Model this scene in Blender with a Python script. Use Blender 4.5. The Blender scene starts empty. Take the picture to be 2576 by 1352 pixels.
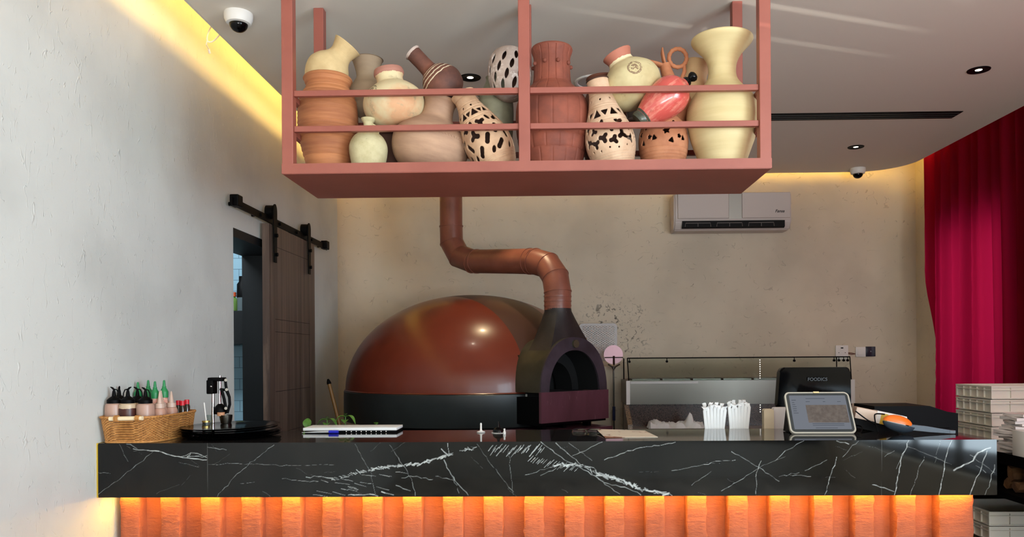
import bpy, bmesh, math, random
import numpy as np
from mathutils import Vector, Matrix
random.seed(7); rng = np.random.default_rng(7)
sc = bpy.context.scene
COL = sc.collection
PI = math.pi
# ---------------------------------------------------------------- camera
F = 1930.0; PX, PY = 1335.0, 895.0
CAM = Vector((0, 0, 1.44))
ROT = Matrix.Rotation(0.0207, 3, 'Z') @ Matrix.Rotation(PI/2, 3, 'X') @ Matrix.Rotation(-0.0068, 3, 'Z')
cam = bpy.data.cameras.new('camera'); co = bpy.data.objects.new('camera', cam); COL.objects.link(co)
cam.sensor_width = 36; cam.lens = F/2576*36
cam.shift_x = -(PX-1288)/2576; cam.shift_y = (PY-676)/2576
co.matrix_world = Matrix.Translation(CAM) @ ROT.to_4x4()
sc.camera = co
sc.view_settings.view_transform = 'Standard'; sc.view_settings.look = 'None'
sc.view_settings.gamma = 1; sc.view_settings.exposure = -0.5
sc.view_settings.use_curve_mapping = False
def ray(px, py): return ROT @ Vector(((px-PX)/F, -(py-PY)/F, -1))
def at(px, py, Y):
    d = ray(px, py); return CAM + d*(Y/d.y)
def atX(px, py, X):
    d = ray(px, py); return CAM + d*(X/d.x)
def atZ(px, py, Z):
    d = ray(px, py); return CAM + d*((Z-1.44)/d.z)
# ---------------------------------------------------------------- world and large lights
w = bpy.data.worlds.new('world'); sc.world = w; w.use_nodes = True
w.node_tree.nodes['Background'].inputs[0].default_value = (0.75, 0.87, 1, 1)
w.node_tree.nodes['Background'].inputs[1].default_value = 1.5
def area(name, loc, target, sx, sy, power, col, spread=PI):
    l = bpy.data.lights.new(name, 'AREA'); l.shape = 'RECTANGLE'; l.size = sx; l.size_y = sy
    l.energy = power; l.color = col; l.spread = spread
    o = bpy.data.objects.new(name, l); COL.objects.link(o); o.location = loc
    o.rotation_euler = (Vector(target)-Vector(loc)).to_track_quat('-Z', 'Y').to_euler()
    return o
area('daylight_front', (1.3, -3.25, 1.65), (1.3, 0, 1.65), 3.4, 2.1, 140, (0.93, 0.97, 1.0))
area('daylight_ground', (1.6, -3.9, .15), (1.6, 2.2, 3.0), 3.2, 1.0, 1150, (1.0, 0.97, 0.92))
area('daylight_open', (3.8, -1.05, 1.65), (0, 0.6, 1.4), 2.8, 2.2, 560, (0.70, 0.88, 1.0))
area('daylight_side', (3.75, 5.75, 1.9), (3.0, 5.75, 1.9), 1.0, 1.5, 9, (1, 0.95, 0.97))
area('daylight_side_near', (3.75, 2.2, 1.6), (3.0, 2.2, 1.6), 3.0, 2.2, 42, (1, 0.93, 0.97))
area('kitchen_lamp', (-2.6, 4.6, 2.9), (-2.6, 5.4, 1.5), 0.8, 0.3, 40, (0.84, 0.93, 1.0))

P_s = Vector((1.9, -2.75, .35)); T_s = Vector((1.0, 3.45, 3.01))
l = bpy.data.lights.new('sun_glint', 'SPOT'); l.energy = 4200; l.color = (1, .97, .9); l.spot_size = math.radians(17); l.spot_blend = .9; l.shadow_soft_size = .004
o = bpy.data.objects.new('sun_glint', l); COL.objects.link(o); o.location = P_s; o.rotation_euler = (T_s-P_s).to_track_quat('-Z', 'Y').to_euler()
# ---------------------------------------------------------------- materials
def lin(c):
    c = [x/255 for x in c[:3]]
    return tuple((x/12.92 if x <= .04045 else ((x+.055)/1.055)**2.4) for x in c)+(1,)
def M(name, col, rough=.6, metal=0, bump=None, var=None, bands=(), stamp=None, rings=None, coat=0, trans=0, ior=1.45,
      emis=None, estr=0, alpha=1, transl=0, spec=.5, attr=None, grain=None, ao=None, sss=0, tcol=None):
    m = bpy.data.materials.new(name); m.use_nodes = True; nt = m.node_tree; N = nt.nodes; L = nt.links
    b = N['Principled BSDF']; out = N['Material Output']
    b.inputs['Roughness'].default_value = rough; b.inputs['Metallic'].default_value = metal
    b.inputs['Coat Weight'].default_value = coat; b.inputs['Coat Roughness'].default_value = .08
    b.inputs['Transmission Weight'].default_value = trans; b.inputs['IOR'].default_value = ior
    b.inputs['Specular IOR Level'].default_value = spec; b.inputs['Alpha'].default_value = alpha
    if emis: b.inputs['Emission Color'].default_value = lin(emis); b.inputs['Emission Strength'].default_value = estr
    if sss:
        b.inputs['Subsurface Weight'].default_value = sss; b.inputs['Subsurface Scale'].default_value = .01
    tc = N.new('ShaderNodeTexCoord')
    def mapped(sx):
        mp = N.new('ShaderNodeMapping'); L.new(tc.outputs['Object'], mp.inputs['Vector']); mp.inputs['Scale'].default_value = sx; return mp.outputs[0]
    def noise(scale, sx=(1, 1, 1), detail=4, rough_=.6, dist=0):
        n = N.new('ShaderNodeTexNoise'); n.inputs['Scale'].default_value = scale; n.inputs['Detail'].default_value = detail
        n.inputs['Roughness'].default_value = rough_; n.inputs['Distortion'].default_value = dist
        L.new(mapped(sx), n.inputs['Vector']); return n.outputs['Fac']
    def math_(op, a, b_=None, c=None):
        n = N.new('ShaderNodeMath'); n.operation = op
        for i, v in enumerate((a, b_, c)):
            if v is None: continue
            if isinstance(v, (int, float)): n.inputs[i].default_value = v
            else: L.new(v, n.inputs[i])
        return n.outputs[0]
    def mix(f, a, b_):
        n = N.new('ShaderNodeMix'); n.data_type = 'RGBA'
        for i, v in ((0, f), (6, a), (7, b_)):
            if isinstance(v, (int, float, tuple)): n.inputs[i].default_value = v
            else: L.new(v, n.inputs[i])
        return n.outputs[2]
    def ramp(f, lo, hi):
        n = N.new('ShaderNodeMapRange'); L.new(f, n.inputs[0]); n.inputs[1].default_value = lo; n.inputs[2].default_value = hi; return n.outputs[0]
    c = lin(col)
    if var:
        c2, s, st = var[:3]; lo, hi = (var[3:5] if len(var) > 3 else (.35, .65))
        c = mix(ramp(noise(s, st), lo, hi), c, lin(c2))
    if grain:   # fine second variation
        c2, s, st, lo, hi = grain
        c = mix(ramp(noise(s, st, 6, .7), lo, hi), c, lin(c2))
    if bands or stamp:
        sep = N.new('ShaderNodeSeparateXYZ'); L.new(tc.outputs['Object'], sep.inputs[0])
        zz = math_('ADD', sep.outputs[2], math_('MULTIPLY', math_('SUBTRACT', noise(40), .5), .012))
        for z0, z1, bc in bands:
            f = math_('MULTIPLY', math_('GREATER_THAN', zz, z0), math_('LESS_THAN', zz, z1)); c = mix(f, c, lin(bc))
        if stamp:
            sx_, sz_, r_, bc = stamp
            dx = math_('SUBTRACT', sep.outputs[0], sx_); dz = math_('SUBTRACT', sep.outputs[2], sz_)
            d = math_('SQRT', math_('ADD', math_('MULTIPLY', dx, dx), math_('MULTIPLY', dz, dz)))
            ring = math_('LESS_THAN', math_('ABSOLUTE', math_('SUBTRACT', d, r_*.85)), r_*.16)
            inner = math_('MULTIPLY', math_('LESS_THAN', d, r_*.55), math_('GREATER_THAN', noise(90), .5))
            f = math_('MULTIPLY', math_('MAXIMUM', math_('MULTIPLY', ring, math_('GREATER_THAN', noise(130), .45)), inner), math_('LESS_THAN', sep.outputs[1], 0))
            c = mix(math_('MULTIPLY', f, .8), c, lin(bc))
    if attr:
        a = N.new('ShaderNodeAttribute'); a.attribute_name = attr[0]; c = mix(a.outputs['Fac'], c, lin(attr[1]))
    if isinstance(c, tuple): b.inputs['Base Color'].default_value = c
    else: L.new(c, b.inputs['Base Color'])
    nrm = None
    if bump:
        for (s, st, sx) in (bump if isinstance(bump, list) else [bump]):
            bn = N.new('ShaderNodeBump'); bn.inputs['Strength'].default_value = st; bn.inputs['Distance'].default_value = .004
            L.new(noise(s, sx, 5), bn.inputs['Height'])
            if nrm: L.new(nrm, bn.inputs['Normal'])
            nrm = bn.outputs[0]
    if rings:
        bn = N.new('ShaderNodeBump'); bn.inputs['Strength'].default_value = rings[1]; bn.inputs['Distance'].default_value = .004
        L.new(noise(rings[0], (.05, .05, 1), 3), bn.inputs['Height'])
        if nrm: L.new(nrm, bn.inputs['Normal'])
        nrm = bn.outputs[0]
    if nrm: L.new(nrm, b.inputs['Normal'])
    if transl:
        t = N.new('ShaderNodeBsdfTranslucent'); mx = N.new('ShaderNodeMixShader'); mx.inputs[0].default_value = transl
        if tcol: t.inputs[0].default_value = lin(tcol)
        elif isinstance(c, tuple): t.inputs[0].default_value = c
        else: L.new(c, t.inputs[0])
        L.new(b.outputs[0], mx.inputs[1]); L.new(t.outputs[0], mx.inputs[2]); L.new(mx.outputs[0], out.inputs[0])
    m['_h'] = 1
    return m
def plaster(name, col, stroke, scale, strength=.55, dark=0., soot=None, col2=None, lo=.012, dist=.6, mk=.54):
    m = bpy.data.materials.new(name); m.use_nodes = True; nt = m.node_tree; N = nt.nodes; L = nt.links; b = N['Principled BSDF']
    b.inputs['Roughness'].default_value = .62; b.inputs['Specular IOR Level'].default_value = .25
    tc = N.new('ShaderNodeTexCoord')
    def noise(s, st=(1, 1, 1), d=3, off=(0, 0, 0), dist=0):
        mp = N.new('ShaderNodeMapping'); mp.inputs['Scale'].default_value = st; mp.inputs['Location'].default_value = off
        L.new(tc.outputs['Object'], mp.inputs[0]); n = N.new('ShaderNodeTexNoise'); n.inputs['Scale'].default_value = s
        n.inputs['Detail'].default_value = d; n.inputs['Distortion'].default_value = dist; L.new(mp.outputs[0], n.inputs[0]); return n.outputs['Fac']
    def mt(op, a, b_=0.):
        n = N.new('ShaderNodeMath'); n.operation = op
        for i, v in enumerate((a, b_)):
            if isinstance(v, (int, float)): n.inputs[i].default_value = v
            else: L.new(v, n.inputs[i])
        return n.outputs[0]
    def mr(f, a, c_):
        n = N.new('ShaderNodeMapRange'); n.interpolation_type = 'SMOOTHSTEP'; L.new(f, n.inputs[0]); n.inputs[1].default_value = a; n.inputs[2].default_value = c_; return n.outputs[0]
    # thin broken trowel ridges: contour bands of a noise field kept only in patches
    def ridge(off):
        band = mr(mt('ABSOLUTE', mt('SUBTRACT', noise(scale, stroke, 1.5, off, dist), .5)), lo, 0)
        mask = mr(noise(scale*1.7, stroke, 2, (off[0]+7, 3, 5)), mk, mk+.06)
        return mt('MULTIPLY', band, mask)
    r = mt('MAXIMUM', ridge((0, 0, 0)), ridge((11, 4, 9)))
    h = mt('ADD', r, mt('MULTIPLY', noise(9, (1, 1, 1), 6), .5))
    bp = N.new('ShaderNodeBump'); bp.inputs['Strength'].default_value = strength; bp.inputs['Distance'].default_value = .012
    L.new(h, bp.inputs['Height']); L.new(bp.outputs[0], b.inputs['Normal'])
    def mix(f, a, c_):
        n = N.new('ShaderNodeMix'); n.data_type = 'RGBA'
        for i, v in ((0, f), (6, a), (7, c_)):
            if isinstance(v, (int, float, tuple)): n.inputs[i].default_value = v
            else: L.new(v, n.inputs[i])
        return n.outputs[2]
    c = mix(mr(noise(1.6, (1, 1, 1), 4), .4, .65), lin(col), lin(col2 or tuple(x*.94 for x in col)))
    if dark: c = mix(mt('MULTIPLY', r, dark), c, lin((70, 50, 42)))
    if soot:
        gp = N.new('ShaderNodeVectorMath'); gp.operation = 'DISTANCE'; L.new(tc.outputs['Object'], gp.inputs[0]); gp.inputs[1].default_value = soot[:3]
        f = mt('MULTIPLY', mr(gp.outputs['Value'], soot[3], soot[3]*.35), mr(noise(26, (1, 1, 1), 3, (2, 2, 2), 1.5), .55, .68))
        c = mix(mt('MULTIPLY', f, .8), c, lin((45, 38, 34)))
    L.new(c, b.inputs['Base Color'])
    return m
def emat(name, col, s):
    m = bpy.data.materials.new(name); m.use_nodes = True; N = m.node_tree.nodes; N.remove(N['Principled BSDF'])
    e = N.new('ShaderNodeEmission'); e.inputs[0].default_value = lin(col); e.inputs[1].default_value = s
    m.node_tree.links.new(e.outputs[0], N['Material Output'].inputs[0]); return m

# ---------------------------------------------------------------- mesh helpers
def tagit(o, label=None, cat=None, group=None, kind=None):
    if label: o['label'] = label
    if cat: o['category'] = cat
    if group: o['group'] = group
    if kind: o['kind'] = kind
    return o
def obj(name, bm, mat, parent=None, smooth=None, loc=None, mats=None, fix=True):
    me = bpy.data.meshes.new(name)
    if fix: bmesh.ops.recalc_face_normals(bm, faces=bm.faces)
    bm.to_mesh(me); bm.free()
    o = bpy.data.objects.new(name, me); COL.objects.link(o)
    for m in (mats or [mat]): me.materials.append(m)
    if smooth is not None:
        me.polygons.foreach_set('use_smooth', [True]*len(me.polygons))
        if smooth: me.set_sharp_from_angle(angle=math.radians(smooth))
    if parent: o.parent = parent
    if loc is not None: o.location = loc
    return o
def empty(name, label, cat, loc=(0, 0, 0), rot=(0, 0, 0), group=None):
    o = bpy.data.objects.new(name, None); COL.objects.link(o); o.location = loc; o.rotation_euler = rot; o.empty_display_size = .05
    return tagit(o, label, cat, group)
def copy_tree(o, parent=None):
    c = o.copy(); COL.objects.link(c); c.parent = parent
    for ch in list(o.children): copy_tree(ch, c)
    return c
def B(): return bmesh.new()
def box(bm, c, s, rot=None, mi=0):
    mt = Matrix.Translation(c) @ (rot.to_4x4() if rot else Matrix.Identity(4)) @ Matrix.Diagonal((s[0], s[1], s[2], 1))
    r = bmesh.ops.create_cube(bm, size=1, matrix=mt)
    if mi:
        for f in {f for v in r['verts'] for f in v.link_faces}: f.material_index = mi
    return bm
def rbox(c, s, bev=.004, seg=2, rot=None):
    bm = B(); box(bm, c, s, rot)
    bmesh.ops.bevel(bm, geom=bm.edges[:], offset=bev, segments=seg, affect='EDGES', profile=.5); return bm
def box2(bm, lo, hi, mi=0): return box(bm, [(a+b)/2 for a, b in zip(lo, hi)], [b-a for a, b in zip(lo, hi)], None, mi)
def frame(d):
    d = d.normalized(); u = d.cross(Vector((0, 0, 1)))
    if u.length < 1e-3: u = d.cross(Vector((0, 1, 0)))
    u.normalize(); return u, d.cross(u).normalized()
def tube(bm, pts, r, seg=12, cap=True, closed=False, flat=None):
    pts = [Vector(p) for p in pts]; n = len(pts); rr = r if isinstance(r, (list, tuple)) else [r]*n
    rings = []; u0 = None
    for i, p in enumerate(pts):
        if closed: d = pts[(i+1) % n]-pts[i-1]
        else: d = pts[min(i+1, n-1)]-pts[max(i-1, 0)]
        if u0 is None: u, v = frame(d)
        else:
            dn = d.normalized(); u = (u0-dn*u0.dot(dn)).normalized(); v = dn.cross(u)
        u0 = u; s = 1
        if not closed and 0 < i < n-1:
            a = (pts[i]-pts[i-1]).normalized(); b_ = (pts[i+1]-pts[i]).normalized(); cs = max(.5, math.sqrt(max(0, (1+a.dot(b_))/2))); s = 1/cs
            side = (b_-a)
            side = side.normalized() if side.length > 1e-4 else None
        else: side = None
        ring = []
        for k in range(seg):
            t = 2*PI*k/seg; off = (u*math.cos(t)+v*math.sin(t))*rr[i]
            if flat: off = u*math.cos(t)*rr[i]+v*math.sin(t)*rr[i]*flat
            if side is not None and s > 1.001: off += side*off.dot(side)*(s-1)
            ring.append(bm.verts.new(p+off))
        rings.append(ring)
    for i in range(n if closed else n-1):
        a, b_ = rings[i], rings[(i+1) % n]
        for k in range(seg): bm.faces.new((a[k], a[(k+1) % seg], b_[(k+1) % seg], b_[k]))
    if cap and not closed: bm.faces.new(rings[0][::-1]); bm.faces.new(rings[-1])
    return bm
def lathe(bm, prof, seg=32, mt=None, a0=0):
    rings = []
    for r, z in prof:
        if r < 1e-5: rings.append([bm.verts.new((0, 0, z))])
        else: rings.append([bm.verts.new((r*math.sin(a0+2*PI*k/seg), -r*math.cos(a0+2*PI*k/seg), z)) for k in range(seg)])
    new = [v for r in rings for v in r]
    for a, b_ in zip(rings, rings[1:]):
        for k in range(seg):
            k2 = (k+1) % seg
            if len(a) == 1 and len(b_) == 1: continue
            if len(a) == 1: bm.faces.new((a[0], b_[k2], b_[k]))
            elif len(b_) == 1: bm.faces.new((a[k], a[k2], b_[0]))
            else: bm.faces.new((a[k], a[k2], b_[k2], b_[k]))
    if mt is not None:
        for v in new: v.co = mt @ v.co
    return bm
def prism(bm, poly, axis, a, b_):
    # poly: 2-D points, axis: function (u, v, w) -> Vector
    lo = [bm.verts.new(axis(u, v, a)) for u, v in poly]; hi = [bm.verts.new(axis(u, v, b_)) for u, v in poly]
    bm.faces.new(lo[::-1]); bm.faces.new(hi); n = len(poly)
    for i in range(n): bm.faces.new((lo[i], lo[(i+1) % n], hi[(i+1) % n], hi[i]))
    return bm
def roundrect(w, h, r, n=6, cx=0, cy=0):
    out = []
    for (sx, sy, a0) in ((1, 1, 0), (-1, 1, 90), (-1, -1, 180), (1, -1, 270)):
        for k in range(n+1):
            a = math.radians(a0+90*k/n); out.append((cx+sx*(w/2-r)+r*math.cos(a), cy+sy*(h/2-r)+r*math.sin(a)))
    return out
def catmull(P, n):
    P = [P[0]]+list(P)+[P[-1]]; out = []
    segs = len(P)-3; per = max(2, n//segs)
    for i in range(segs):
        p0, p1, p2, p3 = [np.array(p, float) for p in P[i:i+4]]
        for k in range(per):
            t = k/per; out.append(tuple(.5*((2*p1)+(-p0+p2)*t+(2*p0-5*p1+4*p2-p3)*t*t+(-p0+3*p1-3*p2+p3)*t**3)))
    out.append(tuple(P[-2])); return out

# ---------------------------------------------------------------- material library
WALLC = (206, 202, 190)
m_left = plaster('plaster_left', (206, 207, 202), (1, 2.6, .9), 8.0, .3, 0, mk=.53)
m_back = plaster('plaster_back', (218, 205, 182), (1., 1, 1.5), 6.5, .4, .2, lo=.009, dist=.2, mk=.57, soot=tuple(at(1545, 830, 6.85))+(.42,))
m_ceil = M('ceiling_paint', (222, 214, 202), .7, bump=(3, .25, (1, 1, 1)))
m_floor = M('floor_tile', (182, 172, 160), .25, var=((100, 92, 85), 3, (1, 1, 1)))
m_steel_red = M('terracotta_red_paint', (148, 83, 70), .42, var=((138, 75, 63), 4, (1, 1, 1)), bump=(60, .08, (1, 1, 1)))
m_duct = M('duct_paint', (142, 84, 66), .38, var=((122, 70, 54), 5, (1, 1, 1)), bump=(14, .15, (1, 1, 1)))
m_dome = M('oven_red_enamel', (108, 46, 30), .3, coat=.08, spec=.4, bump=(2.2, .12, (1, 1, 1)), var=((96, 39, 26), 2, (1, 1, 1)))
m_dome2 = M('oven_brown_band', (70, 46, 38), .42, spec=.3)
m_black = M('black_paint', (5, 5, 6), .5, spec=.1)
m_char = M('charcoal_steel', (38, 42, 42), .38, var=((30, 33, 33), 3, (1, 1, 1)))
m_arch = M('arch_steel', (62, 54, 62), .45, var=((44, 38, 42), 7, (1, 1, 1)), bump=(20, .1, (1, 1, 1)))
m_hood = M('sooty_hood', (44, 38, 36), .5, var=((28, 24, 24), 9, (1, 1, 1)), grain=((150, 130, 118), 16, (1, 1, 1), .66, .7))
m_maroon = M('maroon_panel', (96, 58, 68), .33, var=((80, 48, 56), 6, (1, 1, .3)), grain=((130, 95, 100), 60, (1, 1, .15), .62, .75))
m_soot = M('soot', (6, 6, 7), .8)
m_steel = M('brushed_steel', (96, 92, 85), .3, 1, bump=(30, .05, (.1, 1, 8)))
m_chrome = M('chrome', (220, 222, 224), .08, 1)
m_glass = M('clear_glass', (225, 235, 230), .03, trans=1, ior=1.3)
m_wood = M('door_veneer', (104, 86, 76), .45, var=((66, 52, 47), 5, (1, 5, .08)), grain=((126, 106, 92), 12, (1, 8, .1), .5, .75))
m_jamb = M('dark_jamb', (15, 18, 21), .5)
m_base = M('orange_plaster', (166, 92, 64), .8, bump=[(14, 1., (1, 1, 3)), (60, .6, (1, 1, 2))], var=((148, 80, 56), 5, (1, 1, 1)))
m_curt = M('red_curtain', (118, 8, 34), .85, transl=.55, spec=.1, bump=(300, .1, (1, 1, 1)), tcol=(210, 26, 76))
m_white = M('white_plastic', (226, 222, 216), .4)
m_paper = M('white_paper', (230, 230, 228), .7)
m_wax = M('cream_paper', (222, 208, 178), .7)
m_crate = M('crate_plastic', (226, 218, 204), .45, sss=.1)
m_gran = M('brown_granite', (84, 66, 58), .25, grain=((30, 24, 22), 160, (1, 1, 1), .48, .56))
m_gran2 = M('granite_edge', (150, 128, 106), .3, grain=((60, 45, 38), 130, (1, 1, 1), .48, .56))
m_blackgl = M('gloss_black', (5, 5, 6), .1, spec=.22)
m_marble = M('black_marble_top', (30, 28, 28), .05, var=((40, 36, 34), 5, (1, 1, 1)))
m_marblef = M('black_marble', (11, 11, 11), .055, spec=.4, var=((22, 21, 19), 6, (1, 1, 1)), attr=('vein', (206, 212, 210)))
m_led = emat('warm_led', (255, 206, 104), 75.0)
m_ledb = emat('counter_led', (255, 194, 64), 120.0)
m_wicker = M('wicker', (196, 140, 78), .55, var=((160, 106, 52), 60, (1, 1, 1)))
m_stick = M('peeled_wood', (232, 212, 176), .6)

# ---------------------------------------------------------------- room shell
XL, XR, YB, YF, ZC, ZT = -1.783, 3.27, 6.85, -3.0, 3.01, 3.32
def struct(name, bm, mat, **k):
    o = obj(name, bm, mat, **k); o['kind'] = 'structure'; return o
struct('floor', box2(B(), (-4.2, YF-.2, -.1), (XR+.2, YB+.2, 0)), m_floor)
# ceiling: dropped panel with a rounded far-right corner, above it the upper slab
poly = [(-1.57, YF), (-1.57, 6.70)]
for k in range(13):
    a = PI/2*(1-k/12); poly.append((2.66+.39*math.cos(a), 6.31+.39*math.sin(a)))
poly.append((3.05, YF))
struct('ceiling', prism(B(), poly, lambda u, v, w_: Vector((u, v, w_)), ZC, ZC+.06), m_ceil)
struct('ceiling', box2(B(), (XL-.1, YF-.2, ZT), (XR+.2, YB+.2, ZT+.1)), m_ceil)
bm = B(); box2(bm, (-1.585, YF, ZC+.005), (-1.5705, 6.70, ZC+.05)); struct('trim_1', bm, m_white)
# left wall with the kitchen doorway
d0 = 4.34; d1 = 5.22; dz = atX(600, 578, XL).z
bm = B(); T = .27
box2(bm, (XL-T, YF, 0), (XL, d0, ZT)); box2(bm, (XL-T, d1, 0), (XL, YB, ZT)); box2(bm, (XL-T, d0, dz), (XL, d1, ZT))
struct('wall_left', bm, m_left)
bm = B()
for y0, y1, z0, z1 in ((d0, d0+.006, 0, dz), (d1-.03, d1, 0, dz), (d0, d1, dz-.05, dz)):
    box2(bm, (XL-T-.02, y0, z0), (XL-.004, y1, z1))
struct('trim_2', bm, m_jamb)
struct('wall_back', box2(B(), (XL-.14, YB, 0), (XR+.14, YB+.14, ZT)), m_back)
bm = B(); rc = .32; poly = [(XL-.01, YB+.01), (XL-.01, YB-rc)]+[(XL+rc-rc*math.cos(PI/2*k/16), YB-rc+rc*math.sin(PI/2*k/16)) for k in range(17)]+[(XL+rc, YB+.01)]
struct('wall_corner', prism(bm, poly, lambda u, v, w_: Vector((u, v, w_)), 0, ZT-.01), m_back, smooth=40)
bm = B()
def wall_x(bm, x0, x1, y0, y1, z0, z1, holes):
    ys = sorted({y0, y1, *[h[0] for h in holes], *[h[1] for h in holes]})
    for a, b_ in zip(ys, ys[1:]):
        h = [q for q in holes if q[0] <= a and q[1] >= b_]
        if h: box2(bm, (x0, a, z0), (x1, b_, h[0][2])); box2(bm, (x0, a, h[0][3]), (x1, b_, z1))
        else: box2(bm, (x0, a, z0), (x1, b_, z1))
wins = [(5.45, 6.35, .75, 2.43), (.6, 4.5, .75, 2.5), (-2.6, .4, .48, 2.7)]
wall_x(bm, XR, XR+.15, YF, YB, 0, ZT, wins)
struct('wall_right', bm, m_back)
for i, (y0, y1, z0, z1) in enumerate(wins):
    bm = B(); n = 2 if i == 0 else 4
    for k in range(n+1):
        y = y0+(y1-y0)*k/n; box(bm, (XR+.1, y, (z0+z1)/2), (.05, .05, z1-z0))
    for z in (z0+.02, z1-.02): box(bm, (XR+.1, (y0+y1)/2, z), (.05, y1-y0, .05))
    struct('window_%d' % (i+1+(i == 2)), bm, m_black)
# wall behind the camera with the shop front glazing
bm = B()
box2(bm, (XL-.14, YF-.14, 0), (-.35, YF, ZT)); box2(bm, (3.0, YF-.14, 0), (XR+.14, YF, ZT)); box2(bm, (-.35, YF-.14, 2.75), (3.0, YF, ZT)); box2(bm, (-.35, YF-.14, 0), (3.0, YF, .55))
struct('wall_front', bm, m_left)
bm = B()
for k in range(4): box(bm, (-.3+3.3*k/3, YF-.07, 1.37), (.06, .06, 2.74))
for z in (.58, 2.1, 2.72): box(bm, (1.33, YF-.07, z), (3.3, .06, .06))
struct('window_3', bm, m_black)
# made-up slats behind the camera, cutting the sun_glint spot into ceiling stripes
sl = empty('added_slat_blocker', 'made-up dark slats behind the camera, striping the spot beam on the ceiling', 'screen')
for k in range(15):
    fy = 2.75+.11*k+(.04 if k % 3 else 0)
    q = [Vector((x, fy+.36*(x-1.0), 3.01)) for x in (-1.6, 3.4)]
    a, b2 = [P_s+(v-P_s)*.27 for v in q]; bm = B(); tube(bm, [a, b2], (.0055, .008, .0065)[k % 3], 6); obj('slat', bm, m_black, sl)
q = [P_s+(Vector((x, 4.0+.36*(x-1.0), 3.01))-P_s)*.27 for x in (-1.8, 3.6)]; bm = B(); prism(bm, [(0, 0), (1, 0), (1, 1), (0, 1)], lambda u, v_, w_: q[0]+(q[1]-q[0])*u+Vector((0, w_, -.42*(1-v_))), 0, .01); obj('beam_block_board', bm, m_black, sl)  # added board that keeps the spot beam off the pots
# cove lighting
bm = B(); box2(bm, (-1.54, YF+.1, 3.09), (-1.525, 6.66, 3.10))
tagit(obj('led_strip', bm, m_led), 'warm LED strip in the ceiling cove along the left wall', 'light strip')
bm = B(); box2(bm, (-1.5, 6.675, 3.072), (2.66, 6.687, 3.082))
tagit(obj('led_strip', bm, m_led), 'warm LED strip in the ceiling cove over the back wall', 'light strip')
bm = B(); pts = [(2.66+.375*math.cos(PI/2*(1-k/10)), 6.31+.375*math.sin(PI/2*(1-k/10)), 3.078) for k in range(11)]
tube(bm, pts, .006, 6)
tagit(obj('led_strip', bm, m_led), 'curved warm LED strip in the cove corner by the curtain', 'light strip')

# kitchen seen through the doorway
m_tile = M('blue_tile', (150, 182, 198), .25)
nt = m_tile.node_tree; br = nt.nodes.new('ShaderNodeTexBrick'); tc = nt.nodes.new('ShaderNodeTexCoord'); mp = nt.nodes.new('ShaderNodeMapping')
mp.inputs['Rotation'].default_value = (PI/2, 0, 0)
nt.links.new(tc.outputs['Object'], mp.inputs[0]); nt.links.new(mp.outputs[0], br.inputs[0])
br.inputs['Color1'].default_value = lin((150, 184, 200)); br.inputs['Color2'].default_value = lin((142, 176, 194)); br.inputs['Mortar'].default_value = lin((84, 108, 122))
br.inputs['Scale'].default_value = 1; br.inputs['Brick Width'].default_value = .17; br.inputs['Row Height'].default_value = .085; br.inputs['Mortar Size'].default_value = .0018
nt.links.new(br.outputs[0], nt.nodes['Principled BSDF'].inputs['Base Color'])
bm = B(); box2(bm, (-4.0, 5.9, 0), (XL-T, 6.0, 3.0)); struct('wall_kitchen', bm, m_tile)
bm = B(); box2(bm, (-4.1, 3.6, 0), (-4.0, 6.0, 3.0)); box2(bm, (-4.0, 3.6, 0), (XL-T, 3.7, 3.0)); box2(bm, (-4.1, 3.6, 3.0), (XL-T, 6.0, 3.1)); struct('wall_kitchen_side', bm, m_left)
P0 = at(575, 783, 5.75); P1 = at(622, 783, 5.75)
poly = [(at(570, 783, 5.6).x, at(570, 783, 5.6).z), (at(625, 783, 5.6).x, at(625, 783, 5.6).z), (at(625, 864, 5.6).x, at(625, 864, 5.6).z), (at(570, 838, 5.6).x, at(570, 838, 5.6).z)]
o = obj('wall_shelf', prism(B(), [(poly[0][0]-.3, poly[0][1]), poly[1], poly[2], (poly[3][0]-.3, poly[3][1]-.1)][::-1], lambda u, v, w_: Vector((u, w_, v)), 5.6, 5.9), m_jamb)
tagit(o, 'dark metal kitchen shelf with slanted underside on the blue tiled wall', 'shelf')
SZ = P0.z

def capped_bottle(name, label, cat, loc, r, h, mb, mc, capr=None, caph=.03):
    e = empty(name, label, cat, loc)
    obj('body', lathe(B(), [(0, 0), (r*.95, 0), (r, .01), (r, h*.7), (r*.8, h*.82), (r*.42, h*.9), (r*.4, h)], 24), mb, e, 40)
    obj('cap', lathe(B(), [(0, h-.002), ((capr or r*.55), h-.002), ((capr or r*.55), h+caph), (0, h+caph)], 20), mc, e, 40)
    return e
sh = at(594, 783, 5.68)
capped_bottle('sauce_bottle', 'green bottle with orange cap on the kitchen shelf, behind the doorway', 'bottle', (at(588, 783, 5.68).x, 5.68, sh.z), .035, .11, M('green_liquid', (96, 130, 60), .2), M('orange_cap', (214, 90, 50), .4))
e = empty('pump_bottle', 'tall bottle with black pump top on the kitchen shelf', 'bottle', (at(612, 783, 5.7).x, 5.7, sh.z))
obj('body', lathe(B(), [(0, 0), (.045, 0), (.046, .02), (.046, .1), (0, .1)], 24), M('smoky_plastic', (92, 104, 108), .3), e, 40)
obj('pump', lathe(B(), [(0, .1), (.046, .1), (.044, .2), (.03, .22), (.03, .26), (0, .26)], 24), m_black, e, 40)
b_ = at(601, 1058, 5.5)

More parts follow.
